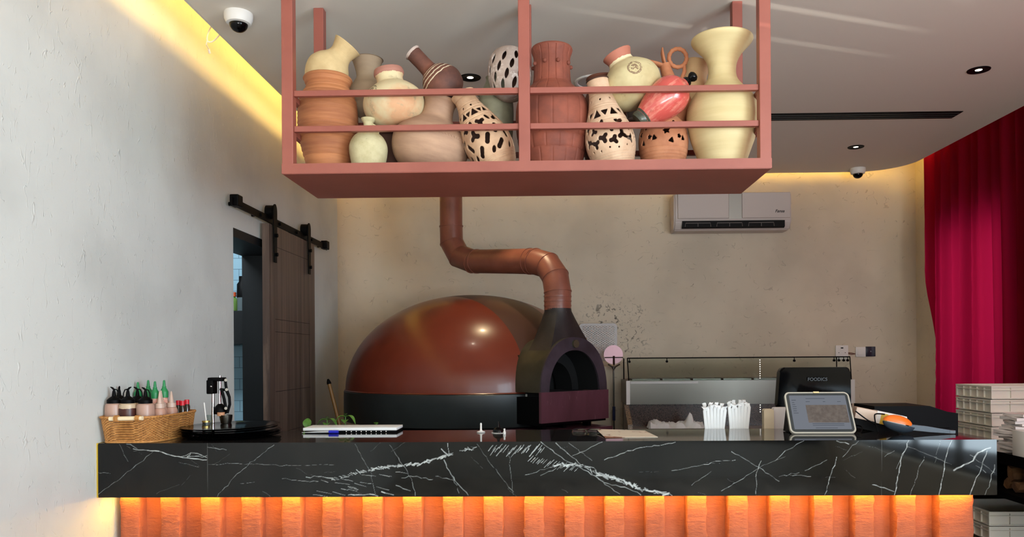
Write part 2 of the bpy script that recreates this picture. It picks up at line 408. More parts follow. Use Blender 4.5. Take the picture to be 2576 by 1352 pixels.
# ---------------------------------------------------------------- barn door
XD = XL+.045
yl, yr = atX(676, 562, XD+.02).y, atX(790, 620, XD+.02).y
zt = atX(676, 562, XD+.02).z
door = empty('door_1', None, None, (XD, 0, 0)); door['kind'] = 'structure'
bm = B(); box2(bm, (-.022, yl, .02), (.022, yr, zt)); obj('door_panel', bm, m_wood, door)
bm = B()
for z in (.6, .95, 1.22, 1.6, 1.68, 2.14):
    box2(bm, (.0215, yl+.1, z), (.0228, yr-.12, z+.003))
obj('groove', bm, M('groove_dark', (30, 24, 22), .6), door)
XRl = XL+.02
rl = atX(583, 502, XRl+.03); rr_ = atX(822, 626, XRl+.03)
rail = empty('door_rail', 'black sliding door track on the left wall with end stops', 'door track', (0, 0, 0))
zr = (rl.z+rr_.z)/2
bm = B(); box2(bm, (XL+.045, rl.y, zr-.022), (XL+.053, rr_.y, zr+.022)); obj('track', bm, m_black, rail)
for k in range(6):
    bm = B(); y = rl.y+.08+(rr_.y-rl.y-.16)*k/5; tube(bm, [(XL, y, zr), (XL+.066, y, zr)], .011, 10)
    obj('bolt', bm, m_black, rail)
for y in (rl.y+.05, rr_.y-.06): obj('end_stop', rbox((XL+.055, y, zr+.01), (.05, .07, .065), .006), m_black, rail)
for px_, py_ in ((683, 524), (770, 578)):
    y = atX(px_, py_, XL+.06).y; h = empty('door_hanger', None, None); h.parent = door; h.location = (-XD, 0, 0); 
    h.location = (XL-XD, 0, 0)
    bm = B(); tube(bm, [(.03, y, zr+.048), (.075, y, zr+.048)], .042, 24); o = obj('roller', bm, m_black, h, 40)
    bm = B()
    arc = [(y+.032*math.cos(a), zr+.05+.048*math.sin(a)) for a in [PI*k/12 for k in range(13)]]
    prism(bm, [(y+.022, zr-.27)]+[(q[0], q[1]) for q in arc]+[(y-.022, zr-.27)], lambda u, v, w_: Vector((w_, u, v)), .078, .085)
    obj('strap', bm, m_black, h)
    for zz in (zr-.10, zr-.22): bm = B(); tube(bm, [(.078, y, zz), (.1, y, zz)], .012, 8); obj('bolt', bm, m_black, h)
# ---------------------------------------------------------------- counter
ZK = 1.103; ZB = 1.103-.2145
YS0, YS1 = 3.0, 3.478
XS0, XS1 = XL+.006, atZ(2510, 1107, ZK).x
ct = empty('countertop', 'long polished black marble countertop with white veins, on the orange counter base', 'countertop')
# front face: fine grid with a vein mask (a property of the stone)
NX, NZ = 1900, 120
xs = np.linspace(XS0, XS1, NX); zs = np.linspace(ZB, ZK, NZ)
tl, br_ = at(XS0*0+230, 1118, YS0), at(2510, 1245, YS0)
def slab_uv(px, py):
    p = at(px, py, YS0); return p.x, p.z
mask = np.zeros((NZ, NX), np.float32)
def seg(p, q, w0, w1, a):
    (x0, z0), (x1, z1) = slab_uv(*p), slab_uv(*q); mrg = .012
    i0, i1 = np.searchsorted(xs, (min(x0, x1)-mrg, max(x0, x1)+mrg)); j0, j1 = np.searchsorted(zs, (min(z0, z1)-mrg, max(z0, z1)+mrg))
    if i1 <= i0 or j1 <= j0: return
    X, Z = np.meshgrid(xs[i0:i1], zs[j0:j1]); dx, dz_ = x1-x0, z1-z0; L2 = dx*dx+dz_*dz_+1e-12
    t = np.clip(((X-x0)*dx+(Z-z0)*dz_)/L2, 0, 1); d = np.hypot(X-x0-t*dx, Z-z0-t*dz_); wd = (w0+(w1-w0)*t)*.0008
    v = np.clip(1.5-d/wd, 0, 1)*a
    mask[j0:j1, i0:i1] = np.maximum(mask[j0:j1, i0:i1], v*(.35+.5*a))
def vein(pts, w=1., a=.7, jit=2.5, n=None):
    P = [np.array(p, float) for p in pts]; out = [P[0]]
    for p, q in zip(P, P[1:]):
        k = max(2, int(np.hypot(*(q-p))/9))
        for i in range(1, k+1): out.append(p+(q-p)*i/k+(rng.normal(0, jit*.5, 2) if i < k else 0))
    for i, (p, q) in enumerate(zip(out, out[1:])):
        aa = a*rng.uniform(.55, 1.1); seg(p, q, w*rng.uniform(.5, 1.3), w*rng.uniform(.5, 1.3), min(1, aa))
def cluster(pts, w=3., a=.95, spread=6, gap=.15, dirn=None, lmin=4, lmax=16):
    P = [np.array(p, float) for p in pts]
    for p, q in zip(P, P[1:]):
        L_ = np.hypot(*(q-p)); d = (q-p)/L_; k = int(L_/3.2)
        for i in range(k):
            if rng.random() < gap: continue
            c = p+(q-p)*i/k+rng.normal(0, spread*.35, 2); ang = math.atan2(d[1], d[0]) if dirn is None else math.radians(dirn)
            ang += rng.normal(0, .35); l = rng.uniform(lmin, lmax)/2; e_ = np.array((math.cos(ang), math.sin(ang)))*l
            seg(c-e_, c+e_, w*rng.uniform(.2, .9), w*rng.uniform(.1, .6), a*rng.uniform(.5, 1))
# big left diagonal
cluster([(838, 1208), (880, 1196), (930, 1184)], 2.6, .9, 5, .3, 20)
cluster([(930, 1184), (968, 1176), (1012, 1173)], 4.6, 1, 4, .1, 8)
cluster([(1025, 1169), (1060, 1167), (1090, 1158), (1128, 1148)], 4.6, 1, 5, .15, -12)
cluster([(1128, 1148), (1150, 1138), (1200, 1127)], 3, .9, 5, .35)
vein([(770, 1201), (800, 1200), (838, 1204)], 1.5, .9); vein([(1110, 1130), (1127, 1146)], 2.2, .95); vein([(1126, 1116), (1130, 1146)], 1.2, .8)
vein([(1117, 1158), (1135, 1195), (1158, 1225), (1178, 1247)], 1.5, .85); vein([(1135, 1195), (1155, 1242)], 1, .6)
vein([(893, 1118), (930, 1184), (945, 1246)], .8, .5); vein([(980, 1120), (1012, 1170), (1035, 1205), (1045, 1248)], .9, .6)
vein([(740, 1172), (840, 1170)], .7, .45); vein([(740, 1209), (800, 1212)], 1, .6)
vein([(876, 1246), (930, 1244), (950, 1249)], 2, .9); vein([(960, 1238), (990, 1246)], 2, .9); vein([(996, 1222), (1033, 1236)], 1.4, .8)
vein([(1010, 1203), (1040, 1200), (1090, 1207)], 1.2, .7); vein([(1094, 1199), (1142, 1209)], 1, .6)
for k in range(18): 
    x = rng.uniform(745, 1010); y = 1252-(x-745)*.12-rng.uniform(0, 40); vein([(x, y), (x+rng.uniform(15, 38), y+rng.uniform(3, 9))], 1.1, .65, 1)
vein([(1200, 1118), (1240, 1175), (1292, 1238)], .8, .5); vein([(1280, 1130), (1284, 1185), (1291, 1245)], .8, .5)
# centre fan and right diagonal
for k in range(26):
    x = 1232+k*5.2; y = 1117+rng.uniform(0, 16); l = rng.uniform(8, 24); vein([(x+l*.5, y), (x-l*.2, y+l*.9)], 1.5, .85, 1)
for k in range(20):
    x = 1335+k*6; y = 1150+k*1.4+rng.uniform(-5, 5); l = rng.uniform(8, 20); vein([(x+l*.4, y), (x-l*.4, y+l*.8)], 1.3, .75, 1)
cluster([(1400, 1172), (1428, 1171), (1445, 1170)], 5, 1, 5, .1); cluster([(1442, 1168), (1480, 1180), (1510, 1196)], 3.2, .85, 6, .2)
cluster([(1505, 1195), (1550, 1205), (1600, 1227), (1650, 1240), (1690, 1246)], 5.2, 1, 6, .05)
vein([(1360, 1112), (1420, 1158), (1460, 1177), (1520, 1215), (1580, 1230), (1612, 1246)], 1.4, .8)
vein([(1398, 1115), (1455, 1165), (1500, 1185)], 1.2, .75); vein([(1500, 1200), (1545, 1236), (1560, 1244)], 1, .7); vein([(1430, 1115), (1490, 1160)], .8, .5)
vein([(1320, 1196), (1370, 1182), (1408, 1170)], 1, .6); vein([(1360, 1197), (1400, 1178)], 1.2, .7)
vein([(1440, 1147), (1480, 1130), (1515, 1113)], 1.1, .65); vein([(1520, 1158), (1560, 1143), (1610, 1127), (1655, 1122), (1700, 1113)], 1.2, .75)
vein([(1690, 1185), (1750, 1174), (1800, 1161), (1850, 1158)], 1, .65); vein([(1740, 1222), (1790, 1186)], .9, .5); vein([(1840, 1137), (1910, 1177), (1960, 1212)], 1, .6)
vein([(1915, 1160), (1903, 1190), (1902, 1247)], 1.1, .7); vein([(1912, 1178), (1870, 1205), (1815, 1236)], 1, .65); vein([(1912, 1176), (1975, 1150)], .8, .5)
# left part
vein([(335, 1130), (350, 1133), (400, 1136), (430, 1146), (460, 1152), (520, 1158)], 1.8, .95, 1.5); vein([(455, 1150), (480, 1140), (498, 1142), (520, 1152)], 1.6, .85)
vein([(480, 1141), (470, 1150), (520, 1147)], 1.2, .8); vein([(318, 1118), (345, 1130)], 1.3, .8)
vein([(240, 1250), (310, 1198), (352, 1165), (385, 1137)], .9, .55); vein([(233, 1186), (278, 1192)], 1, .6); vein([(300, 1118), (322, 1162)], .8, .45)
vein([(547, 1250), (590, 1200), (625, 1170), (690, 1120)], 1, .6); vein([(524, 1169), (600, 1167), (740, 1172)], .9, .5); vein([(522, 1126), (570, 1133)], 1.1, .65)
vein([(710, 1205), (745, 1209)], 1, .6); vein([(660, 1237), (680, 1250)], .9, .6); vein([(600, 1218), (640, 1214)], .8, .45); vein([(450, 1164), (500, 1176)], .7, .35)
# right part
vein([(2022, 1110), (1975, 1135), (1950, 1160)], 1.1, .65); vein([(2080, 1158), (2025, 1185)], 1.1, .65); vein([(2105, 1150), (2092, 1190), (2075, 1245)], 1.4, .8)
vein([(2160, 1110), (2120, 1150)], 1, .6); vein([(2287, 1108), (2268, 1150), (2262, 1190), (2250, 1246)], 1.7, .9); vein([(2282, 1125), (2255, 1180)], 1, .6)
vein([(2395, 1108), (2380, 1150), (2372, 1200), (2362, 1246)], 1.7, .9); vein([(2365, 1110), (2352, 1165)], .8, .5); vein([(2325, 1150), (2302, 1210), (2290, 1246)], 1, .6)
vein([(2492, 1127), (2460, 1140), (2448, 1160), (2425, 1170), (2400, 1184)], 3, .95, 1.5); vein([(2483, 1135), (2470, 1175), (2450, 1220), (2440, 1246)], 1.5, .8)
vein([(2502, 1170), (2490, 1215), (2478, 1246)], 1.3, .75); vein([(2440, 1145), (2502, 1190)], .9, .6); vein([(2455, 1172), (2480, 1190)], .8, .6)
vein([(2195, 1220), (2225, 1228), (2250, 1238)], 1.6, .85); vein([(1960, 1200), (2010, 1190)], 1, .6); vein([(1985, 1195), (2040, 1200)], 1, .6)
vein([(2285, 1125), (2350, 1150), (2395, 1170)], .8, .5); vein([(2105, 1110), (2135, 1118)], 1.4, .8); vein([(2225, 1150), (2250, 1135)], 1, .6)
for k in range(26):
    x = rng.uniform(235, 2500); y = rng.uniform(1115, 1245); a = rng.uniform(-1, 1); l = rng.uniform(15, 70)
    vein([(x, y), (x+l*math.cos(a), y+l*math.sin(a))], .6, .22)
for sxp in (522, 2218):
    seg((sxp, 1106), (sxp, 1252), .7, .7, .22)
me = bpy.data.meshes.new('slab_front')
X, Z = np.meshgrid(xs, zs)
co_ = np.stack([X, np.full_like(X, YS0), Z], -1).reshape(-1, 3)
idx = np.arange(NX*NZ).reshape(NZ, NX)
fa = np.stack([idx[:-1, :-1], idx[:-1, 1:], idx[1:, 1:], idx[1:, :-1]], -1).reshape(-1, 4)
me.vertices.add(len(co_)); me.vertices.foreach_set('co', co_.ravel()); me.loops.add(fa.size); me.loops.foreach_set('vertex_index', fa.ravel())
me.polygons.add(len(fa)); me.polygons.foreach_set('loop_start', np.arange(len(fa))*4); me.update(calc_edges=True)
at_ = me.attributes.new('vein', 'FLOAT', 'POINT'); at_.data.foreach_set('value', mask.ravel())
me.materials.append(m_marblef); o = bpy.data.objects.new('front_panel', me); COL.objects.link(o); o.parent = ct
bm = B(); box2(bm, (XS0, YS0+.0005, ZB), (XS1, YS1, ZK)); obj('slab', bm, m_marble, ct)
bm = B(); box2(bm, (XL+.0005, YS0-.002, ZB), (XS0-.0005, YS0+.02, ZK+.001)); box2(bm, (XL+.0005, YS0-.002, ZK-.004), (XS0+.001, YS1, ZK+.001))  # thin yellow strip along the left end of the slab
obj('edge_strip', bm, M('strip_yellow', (226, 190, 70), .35, .6), ct)
# counter base with projecting piers
cb = empty('counter_base', 'orange plastered counter front with projecting vertical piers, below the marble top', 'counter')
YP, YR = 3.11, 3.168
xb1 = at(2450, 1300, YP).x
bm = B(); box2(bm, (XL, YR, 0), (xb1, 3.40, ZB)); obj('back_panel', bm, m_base, cb)
def pier(x0, x1):
    bm = B(); n = 44; zs_ = [ZB*k/n for k in range(n+1)]; grid = []
    cross = [(x0, YR+.01), (x0, (YP+YR)/2), (x0+.001, YP+.004), (x0+.005, YP)] + [(x0+.005+(x1-x0-.01)*t, YP) for t in (.25, .5, .75)] + [(x1-.005, YP), (x1-.001, YP+.004), (x1, (YP+YR)/2), (x1, YR+.01)]
    for z in zs_:
        grid.append([bm.verts.new((x+random.gauss(0, .0018 if 1 < i < 9 else .0006), y+random.gauss(0, .0005), z)) for i, (x, y) in enumerate(cross)])
    for a, b2 in zip(grid, grid[1:]):
        for k in range(len(cross)-1): bm.faces.new((a[k], a[k+1], b2[k+1], b2[k]))
    obj('pier', bm, m_base, cb, 60)
faces = [301.5+101.6*k for k in range(0, 10)]+[1318, 1420, 1521, 1623, 1728, 1832, 1938, 2046, 2149, 2254]
for fx in faces:
    a = at(fx, 1300, YP).x; pier(a, a+.081)
pier(at(2362, 1300, YP).x, xb1)
bm = B(); box2(bm, (XL+.02, 3.078, ZB-.005), (xb1+.0, 3.092, ZB-.0015))
tagit(obj('led_strip', bm, m_ledb), 'warm LED strip under the front edge of the marble countertop', 'light strip')

# ---------------------------------------------------------------- hanging shelf
hs = empty('hanging_shelf', 'terracotta red steel shelf frame hanging from the ceiling, holding clay pots', 'hanging shelf')
Y0, Y1 = 3.0, 3.47; TB = .045
xl, xc, xr = at(722.5, 300, Y0).x, at(1319, 300, Y0).x, at(1926, 300, Y0).x
zb = at(1320, 430, Y0).z; zlip = at(1320, 405, Y0).z
for x in (xl, xc, xr):
    for y in (Y0+TB/2, Y1-TB/2):
        obj('post', rbox((x, y, (zb+ZC)/2), (TB, TB, ZC-zb), .003), m_steel_red, hs)
x0, x1 = xl-TB/2, xr+TB/2
bm = B(); box2(bm, (x0, Y0-.001, zb), (x1, Y0+.03, zlip)); box2(bm, (x0, Y1-.03, zb), (x1, Y1+.001, zlip-.012)); box2(bm, (x0-.001, Y0, zb), (x0+.03, Y1, zlip-.001)); box2(bm, (x1-.03, Y0, zb), (x1+.001, Y1, zlip-.001))
obj('bottom_frame', bm, m_steel_red, hs)
bm = B(); box2(bm, (x0+.002, Y0+.002, zb-.002), (x1-.002, Y1-.002, zb+.012)); obj('bottom_panel', bm, m_steel_red, hs)
FZ = zb+.0125
for yy in (224.5, 315):
    z = at(1320, yy, Y0).z; q = .0225
    for (a, b2) in ((xl, xc), (xc, xr)):
        for y in (Y0+.022, Y1-.022):
            obj('rail', rbox(((a+b2)/2, y, z), (b2-a-TB, q, q), .002), m_steel_red, hs)
    for x in (xl, xr): obj('rail', rbox((x, (Y0+Y1)/2, z), (q, Y1-Y0-2*TB, q), .002), m_steel_red, hs)

# ---------------------------------------------------------------- pots
RAMP = 'clay pots on the hanging shelf'
def circ(r): return lambda s, v: s*s+v*v < r*r
def ell(a, b_, ang=0):
    c, s_ = math.cos(math.radians(ang)), math.sin(math.radians(ang))
    return lambda s, v: ((s*c+v*s_)/a)**2+((-s*s_+v*c)/b_)**2 < 1
def leaf(a, b_, ang=0):
    c, s_ = math.cos(math.radians(ang)), math.sin(math.radians(ang))
    return lambda s, v: (np.abs((s*c+v*s_)/a)+((-s*s_+v*c)/b_)**2) < 1
def tri(r, ang=0):
    def f(s, v):
        ok = np.ones_like(s, bool)
        for k in range(3):
            a = math.radians(ang+90+120*k+60); ok &= (s*math.cos(a)+v*math.sin(a)) < r*.5
        return ok
    return f
def star(r, ang=0):
    def f(s, v):
        rad = np.hypot(s, v); t = (np.arctan2(v, s)-math.radians(ang+90)) % (2*PI/5); t = np.abs(t-PI/5)*5/PI
        return rad < r*(.38+.62*t**1.5)
    return f
def blob(r, ang=0, n=3):
    cs = [(r*.62*math.cos(math.radians(ang+360/n*k)), r*.62*math.sin(math.radians(ang+360/n*k))) for k in range(n)]
    def f(s, v):
        ok = (s*s+v*v) < (r*.42)**2
        for a, b_ in cs: ok = ok | (((s-a)**2+(v-b_)**2) < (r*.42)**2)
        for a, b_ in cs: ok = ok | (((s-a/2)**2+(v-b_/2)**2) < (r*.34)**2)
        return ok
    return f
def pot(name, label, cat, base, Y, prof, mat, tilt=0, pitch=0, twist=0, seg=64, rows=70, holes=(), disp=None, thick=.004, bevel=0, lay=False):
    """prof: (r, h) in photo pixels at distance Y, from the foot up; base: pixel of the foot's centre."""
    s = Y/F; pr = catmull([(0.001, prof[0][1])]+list(prof), rows)
    pr = [(max(r, .01)*s, h*s) for r, h in pr]; n = len(pr)
    V = np.zeros((n, seg, 3)); ang = np.arange(seg)*2*PI/seg
    for i, (r, z) in enumerate(pr):
        rr = np.full(seg, r)
        if disp is not None: rr = rr+np.array([disp(a, z/s) for a in ang])*s
        V[i, :, 0] = rr*np.sin(ang); V[i, :, 1] = -rr*np.cos(ang); V[i, :, 2] = z
    bm = B(); vs = [[bm.verts.new(V[i, k]) for k in range(seg)] for i in range(n)]
    keep = np.ones((n-1, seg), bool)
    if holes:
        rc = np.array([(pr[i][0]+pr[i+1][0])/2/s for i in range(n-1)])[:, None]; zc = np.array([(pr[i][1]+pr[i+1][1])/2/s for i in range(n-1)])[:, None]
        ac = (ang+PI/seg)[None, :]
        for (deg, h, fn) in holes:
            if 105 < (deg % 360) < 255: continue  # back left unpierced so the inside stays dark
            da = (ac-math.radians(deg)+PI) % (2*PI)-PI
            keep &= ~fn(da*rc, (zc-h)+0*da)
    for i in range(n-1):
        for k in range(seg):
            if keep[i, k]:
                k2 = (k+1) % seg; bm.faces.new((vs[i][k], vs[i][k2], vs[i+1][k2], vs[i+1][k]))
    bmesh.ops.delete(bm, geom=[v for v in bm.verts if not v.link_faces], context='VERTS')
    if holes:   # round off the cut edges
        zmax = max(v.co.z for v in bm.verts)-1e-5; zmin = min(v.co.z for v in bm.verts)+1e-5
        bd = [v for v in bm.verts if v.is_boundary and zmin < v.co.z < zmax]; nb = {v: [e.other_vert(v) for e in v.link_edges if e.is_boundary] for v in bd}
        for it in range(7):
            new = {v: v.co*.4+sum((q.co for q in nb[v]), Vector())*(.6/len(nb[v])) for v in bd if len(nb[v]) == 2}
            for v, c in new.items(): v.co = c
    o = obj(name, bm, mat, None, 35, fix=False)
    p = at(base[0], base[1], Y) if base[1] is not None else Vector((at(base[0], 400, Y).x, Y, FZ+thick*.0+.001))
    o.matrix_world = Matrix.Translation(p) @ Matrix.Rotation(math.radians(tilt), 4, 'Y') @ Matrix.Rotation(math.radians(pitch), 4, 'X') @ Matrix.Rotation(math.radians(twist), 4, 'Z')
    md = o.modifiers.new('thickness', 'SOLIDIFY'); md.thickness = thick; md.offset = -1
    if holes: o.data.materials.append(m_inner_shade); md.material_offset = 1; md.material_offset_rim = 0
    M4 = o.matrix_basis.copy(); low_ = min((M4 @ v.co).z for v in o.data.vertices)
    if low_ < FZ+.001: o.location.z += FZ+.001-low_
    o.location.y = max(o.location.y, 0)
    tagit(o, label, cat)
    return o, s
def stand(prof, Y, cx):    # (y, r) in photo pixels -> (r, h) above the shelf floor
    yb = PY-(FZ-1.44)*F/Y-.0; 
    # account for camera roll at cx
    p = Vector((at(cx, 300, Y).x, Y, FZ)); d = ROT.inverted() @ (p-CAM); yb = PY - d.y/(-d.z)*F
    return [(r, max(0, yb-y)) for y, r in prof]
m_inner_shade = M('clay_inner_shade', (74, 50, 40), .9)  # shade inside the pierced pots, painted as a darker inner wall
c_or = M('clay_orange', (184, 120, 76), .75, var=((142, 84, 54), 9, (.25, .25, 2)), rings=(55, .9), bump=(60, .2, (1, 1, 1)))
c_cream = M('clay_cream', (208, 182, 134), .75, var=((186, 158, 112), 10, (1, 1, 1)), bump=(50, .2, (1, 1, 1)), rings=(70, .25))
c_cream2 = M('clay_pale_vase', (214, 196, 148), .68, var=((192, 172, 124), 4, (.3, .3, 2.5)), rings=(60, .25), bump=(70, .1, (1, 1, 1)))
c_grey = M('clay_greyish', (160, 138, 112), .8, var=((134, 112, 90), 8, (.4, .4, 1)), rings=(60, .3))
c_jug = M('clay_pale_green', (200, 190, 150), .75, var=((176, 164, 124), 14, (1, 1, 1)), grain=((150, 140, 108), 70, (1, 1, 1), .62, .72), bump=(60, .25, (1, 1, 1)))
c_dark = M('clay_dark', (84, 56, 44), .8, rings=(60, .6))
c_tan = M('clay_tan', (182, 146, 118), .75, var=((152, 118, 96), 8, (.5, .5, 1.5)), rings=(70, .35), bump=(60, .15, (1, 1, 1)))
c_pierce = M('clay_pierced_tan', (206, 170, 136), .75, var=((176, 138, 108), 12, (1, 1, 1)), bump=(80, .2, (1, 1, 1)))
c_pierce2 = M('clay_pierced_cream', (214, 182, 152), .75, var=((188, 154, 124), 12, (1, 1, 1)), bump=(80, .2, (1, 1, 1)))
c_green = M('clay_grey_green', (140, 138, 114), .6, var=((112, 108, 88), 8, (1, 1, 1)), rings=(50, .2))
c_globe = M('clay_lilac_grey', (186, 168, 156), .75, var=((150, 130, 120), 10, (1, 1, 1)), grain=((226, 214, 206), 22, (1, 1, 1), .55, .7), bump=(50, .3, (1, 1, 1)))
c_red = M('clay_red_brown', (144, 76, 56), .72, var=((108, 56, 43), 7, (1, 1, 1)), bump=(50, .25, (1, 1, 1)), rings=(70, .3))
c_brown = M('clay_brown', (116, 70, 52), .75, rings=(60, .3))
c_jugor = M('clay_light_orange', (186, 122, 84), .75, var=((166, 102, 68), 14, (1, 1, 1)))
c_star = M('clay_star_orange', (190, 130, 94), .75, var=((166, 106, 74), 12, (1, 1, 1)), bump=(70, .2, (1, 1, 1)))
c_gl = M('red_glaze', (196, 84, 76), .22, var=((222, 150, 130), 24, (2.5, 1, .6), .5, .75), coat=.3, grain=((150, 60, 50), 30, (1, 1, 1), .55, .75))

pot('clay_jar', 'large ringed orange-brown clay jar at the left end of the shelf', 'jar', (826, None), 3.2,
    stand([(458, 44), (412, 57), (370, 68), (330, 74), (290, 74), (255, 69), (234, 58), (224, 53), (214, 56), (205, 60), (198, 57)], 3.2, 826), c_or, rows=110,
    disp=lambda a, h: .9*math.sin(h*.55)+.5*math.sin(h*1.1+1))
pot('clay_jug', 'cream clay jug tilted to the right in the mouth of the orange jar', 'jug', (793, 222), 3.2,
    [(20, 0), (38, 10), (51, 33), (54, 56), (45, 78), (33, 93), (28, 106), (31, 120), (37, 136)], c_cream, tilt=38)
pot('clay_vase', 'grey-beige flared vase standing behind the cream squat pot', 'vase', (925, 300), 3.37,
    [(12, 0), (34, 14), (47, 44), (44, 75), (34, 92), (27, 106), (30, 124), (37, 146), (38, 149)], c_grey)
m4 = M('clay_cream_stamped', (208, 190, 150), .7, var=((206, 158, 118), 5, (1, 1, 1), .48, .62), grain=((168, 150, 118), 18, (1, 1, 1), .58, .7), bump=(40, .35, (1, 1, 1)),
       bands=((.21, .4, (164, 112, 96)),), stamp=(-.068, .13, .028, (92, 78, 56)))
pot('clay_pot', 'squat cream pot with pinkish rim and dark stamp above the small jug', 'pot', (1000, 317), 3.18,
    [(30, 0), (52, 8), (71, 28), (77, 55), (70, 80), (50, 99), (36, 108), (33, 122), (38, 132), (36, 143)], m4, tilt=-9)
o, s = pot('clay_jug', 'small pale round jug with short neck in front of the dark pot', 'jug', (927, None), 3.125,
    stand([(449, 26), (430, 36), (412, 43), (375, 48), (350, 39), (335, 22), (325, 13), (312, 12), (306, 16), (300, 18)], 3.125, 927), c_jug)
bm = B(); yb = 449; tube(bm, [(x*s, 0, (yb-y)*s) for x, y in ((11, 318), (18, 322), (24, 330), (25, 340), (22, 350))], .0045, 10); obj('handle', bm, c_jug, o, 40)
o, s = pot('clay_jug', 'small pale round jug with short neck in front of the dark pot', 'jug', (982, None), 3.36,
    stand([(432, 30), (400, 40), (360, 44), (325, 38), (300, 28), (285, 26)], 3.36, 982), c_dark)
o.name = 'clay_pot'; o['label'] = 'dark brown ringed pot standing behind the small pale jug'; o['category'] = 'pot'
o, s = pot('clay_pot', 'wide tan pot with notched shoulder band and tall neck, tilted right', 'pot', (1068, 435), 3.205,
    [(40, 0), (70, 10), (91, 38), (97, 72), (88, 100), (62, 122), (43, 138), (38, 158), (39, 175), (43, 184), (42, 190)], c_tan, tilt=13)
bm = B()
for k in range(72):
    a = 2*PI*k/72; r = 94.5*s; box(bm, (r*math.sin(a), -r*math.cos(a), 87*s), (.008, .004, .0045), Matrix.Rotation(a, 3, 'Z') @ Matrix.Rotation(.5, 3, 'Y'))
obj('notched_band', bm, c_tan, o)
m8 = M('clay_striped', (116, 70, 54), .7, var=((78, 48, 40), 10, (1, 1, 1)), bump=(50, .3, (1, 1, 1)),
       bands=((.083, .088, (206, 188, 160)), (.100, .106, (206, 188, 160)), (.118, .123, (206, 188, 160)), (.13, .134, (206, 188, 160)), (.243, .3, (190, 170, 158))))
pot('clay_bottle', 'dark brown bottle with white stripes, its neck pointing up left', 'bottle', (1140, 240), 3.24,
    [(30, 0), (45, 12), (52, 36), (47, 58), (34, 76), (23, 86), (20, 100), (20, 144), (21, 148)], m8, tilt=-43)
ho = []
for k in range(9): ho.append((k*40+8, 172, circ(3.2)))
for k in range(8): ho += [(k*45+4, 150, tri(13, 0)), (k*45+26, 152, tri(9, 180))]
for k in range(7): ho += [(k*51+4, 118, blob(14, 20+k*50)), (k*51+28, 92, blob(16, k*70+30, 3)), (k*51+2, 72, blob(15, k*40+60, 2)), (k*51+30, 124, ell(5, 10, 20)), (k*51+27, 48, blob(15, k*33+40, 2)), (k*51+4, 40, ell(5, 10, -30))]
def incise(bandlist, wob=None):
    def f(a, h):
        d = 0
        for b0, st in bandlist:
            if abs(h-b0) < 1.3: d -= st
        return d
    return f
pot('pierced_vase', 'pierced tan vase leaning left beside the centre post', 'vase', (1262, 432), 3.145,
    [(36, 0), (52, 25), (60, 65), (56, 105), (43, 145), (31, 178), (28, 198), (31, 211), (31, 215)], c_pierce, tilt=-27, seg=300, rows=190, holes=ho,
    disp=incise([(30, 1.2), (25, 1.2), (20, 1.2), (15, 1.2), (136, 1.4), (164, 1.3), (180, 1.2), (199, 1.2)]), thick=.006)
o, s = pot('clay_jug', 'grey-green jug with pointed beak under the pierced grey globe', 'jug', (1248, None), 3.34,
    stand([(434, 26), (400, 36), (330, 43), (285, 45), (250, 42), (225, 32), (205, 24), (196, 25)], 3.34, 1248), c_green)
bm = B(); yb = 434; tube(bm, [((x-1248)*s, -.01, (yb-y)*s) for x, y in ((1240, 225), (1228, 213), (1216, 207), (1200, 203))], [.03, .024, .015, .002], 16); obj('spout', bm, c_green, o, 50)
ho = [(k*36+(j % 2)*18, 28+j*23, leaf(5.5, 15, -22)) for k in range(10) for j in range(4)]
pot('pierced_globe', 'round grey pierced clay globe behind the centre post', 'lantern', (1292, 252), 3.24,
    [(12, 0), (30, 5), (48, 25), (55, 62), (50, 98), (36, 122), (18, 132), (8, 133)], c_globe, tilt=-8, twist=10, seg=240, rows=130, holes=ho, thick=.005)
def bricks(a, h):
    d = 0
    for r0 in (62, 96, 196, 236):
        if abs(h-r0) < 1.2: d -= 1.6
    if 8 < h < 320:
        row = 0 if h < 62 else (1 if h < 96 else (2 if h < 196 else 3)); aa = (a+row*.21) % .42
        if min(aa, .42-aa) < .018: d -= 1.3
    return d
o, s = pot('clay_jar', 'large red-brown jar with incised panels and a row of studs', 'jar', (1390, None), 3.22,
    stand([(455, 60), (405, 78), (350, 89), (300, 92), (262, 86), (235, 66), (218, 50), (190, 46), (155, 46), (140, 50), (132, 52), (127, 50)], 3.22, 1390), c_red, seg=220, rows=190, disp=bricks)
yb = PY-(FZ-1.44)*F/3.22
for k in range(9):
    a = math.radians(-62+k*40); bm = B(); bmesh.ops.create_uvsphere(bm, u_segments=12, v_segments=8, radius=.0085)
    obj('stud', bm, c_red, o, 60, loc=(48*s*math.sin(a), -48*s*math.cos(a), (yb-173)*s))
ho = []
for k in range(8): ho.append((k*45+12, 178, circ(3)))
for k in range(7): ho += [(k*51+2, 138, tri(15, 0)), (k*51+28, 143, tri(12, 180))]
for k in range(8): ho += [(k*45+5, 110, blob(13, 30+k*60)), (k*45+26, 98, blob(12, k*50+40, 3)), (k*45+4, 76, blob(14, k*45+90)), (k*45+27, 66, blob(13, 60+k*35)), (k*45+14, 50, circ(3)), (k*45+36, 46, circ(3))]
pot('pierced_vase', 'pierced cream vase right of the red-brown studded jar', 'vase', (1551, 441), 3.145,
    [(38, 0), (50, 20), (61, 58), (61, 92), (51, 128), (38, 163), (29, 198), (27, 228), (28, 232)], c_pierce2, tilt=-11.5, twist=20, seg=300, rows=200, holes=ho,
    disp=incise([(36, 1.2), (30, 1.2), (24, 1.2), (18, 1.2), (122, 1.3), (160, 1.2), (166, 1.2), (192, 1.2)]), thick=.006)
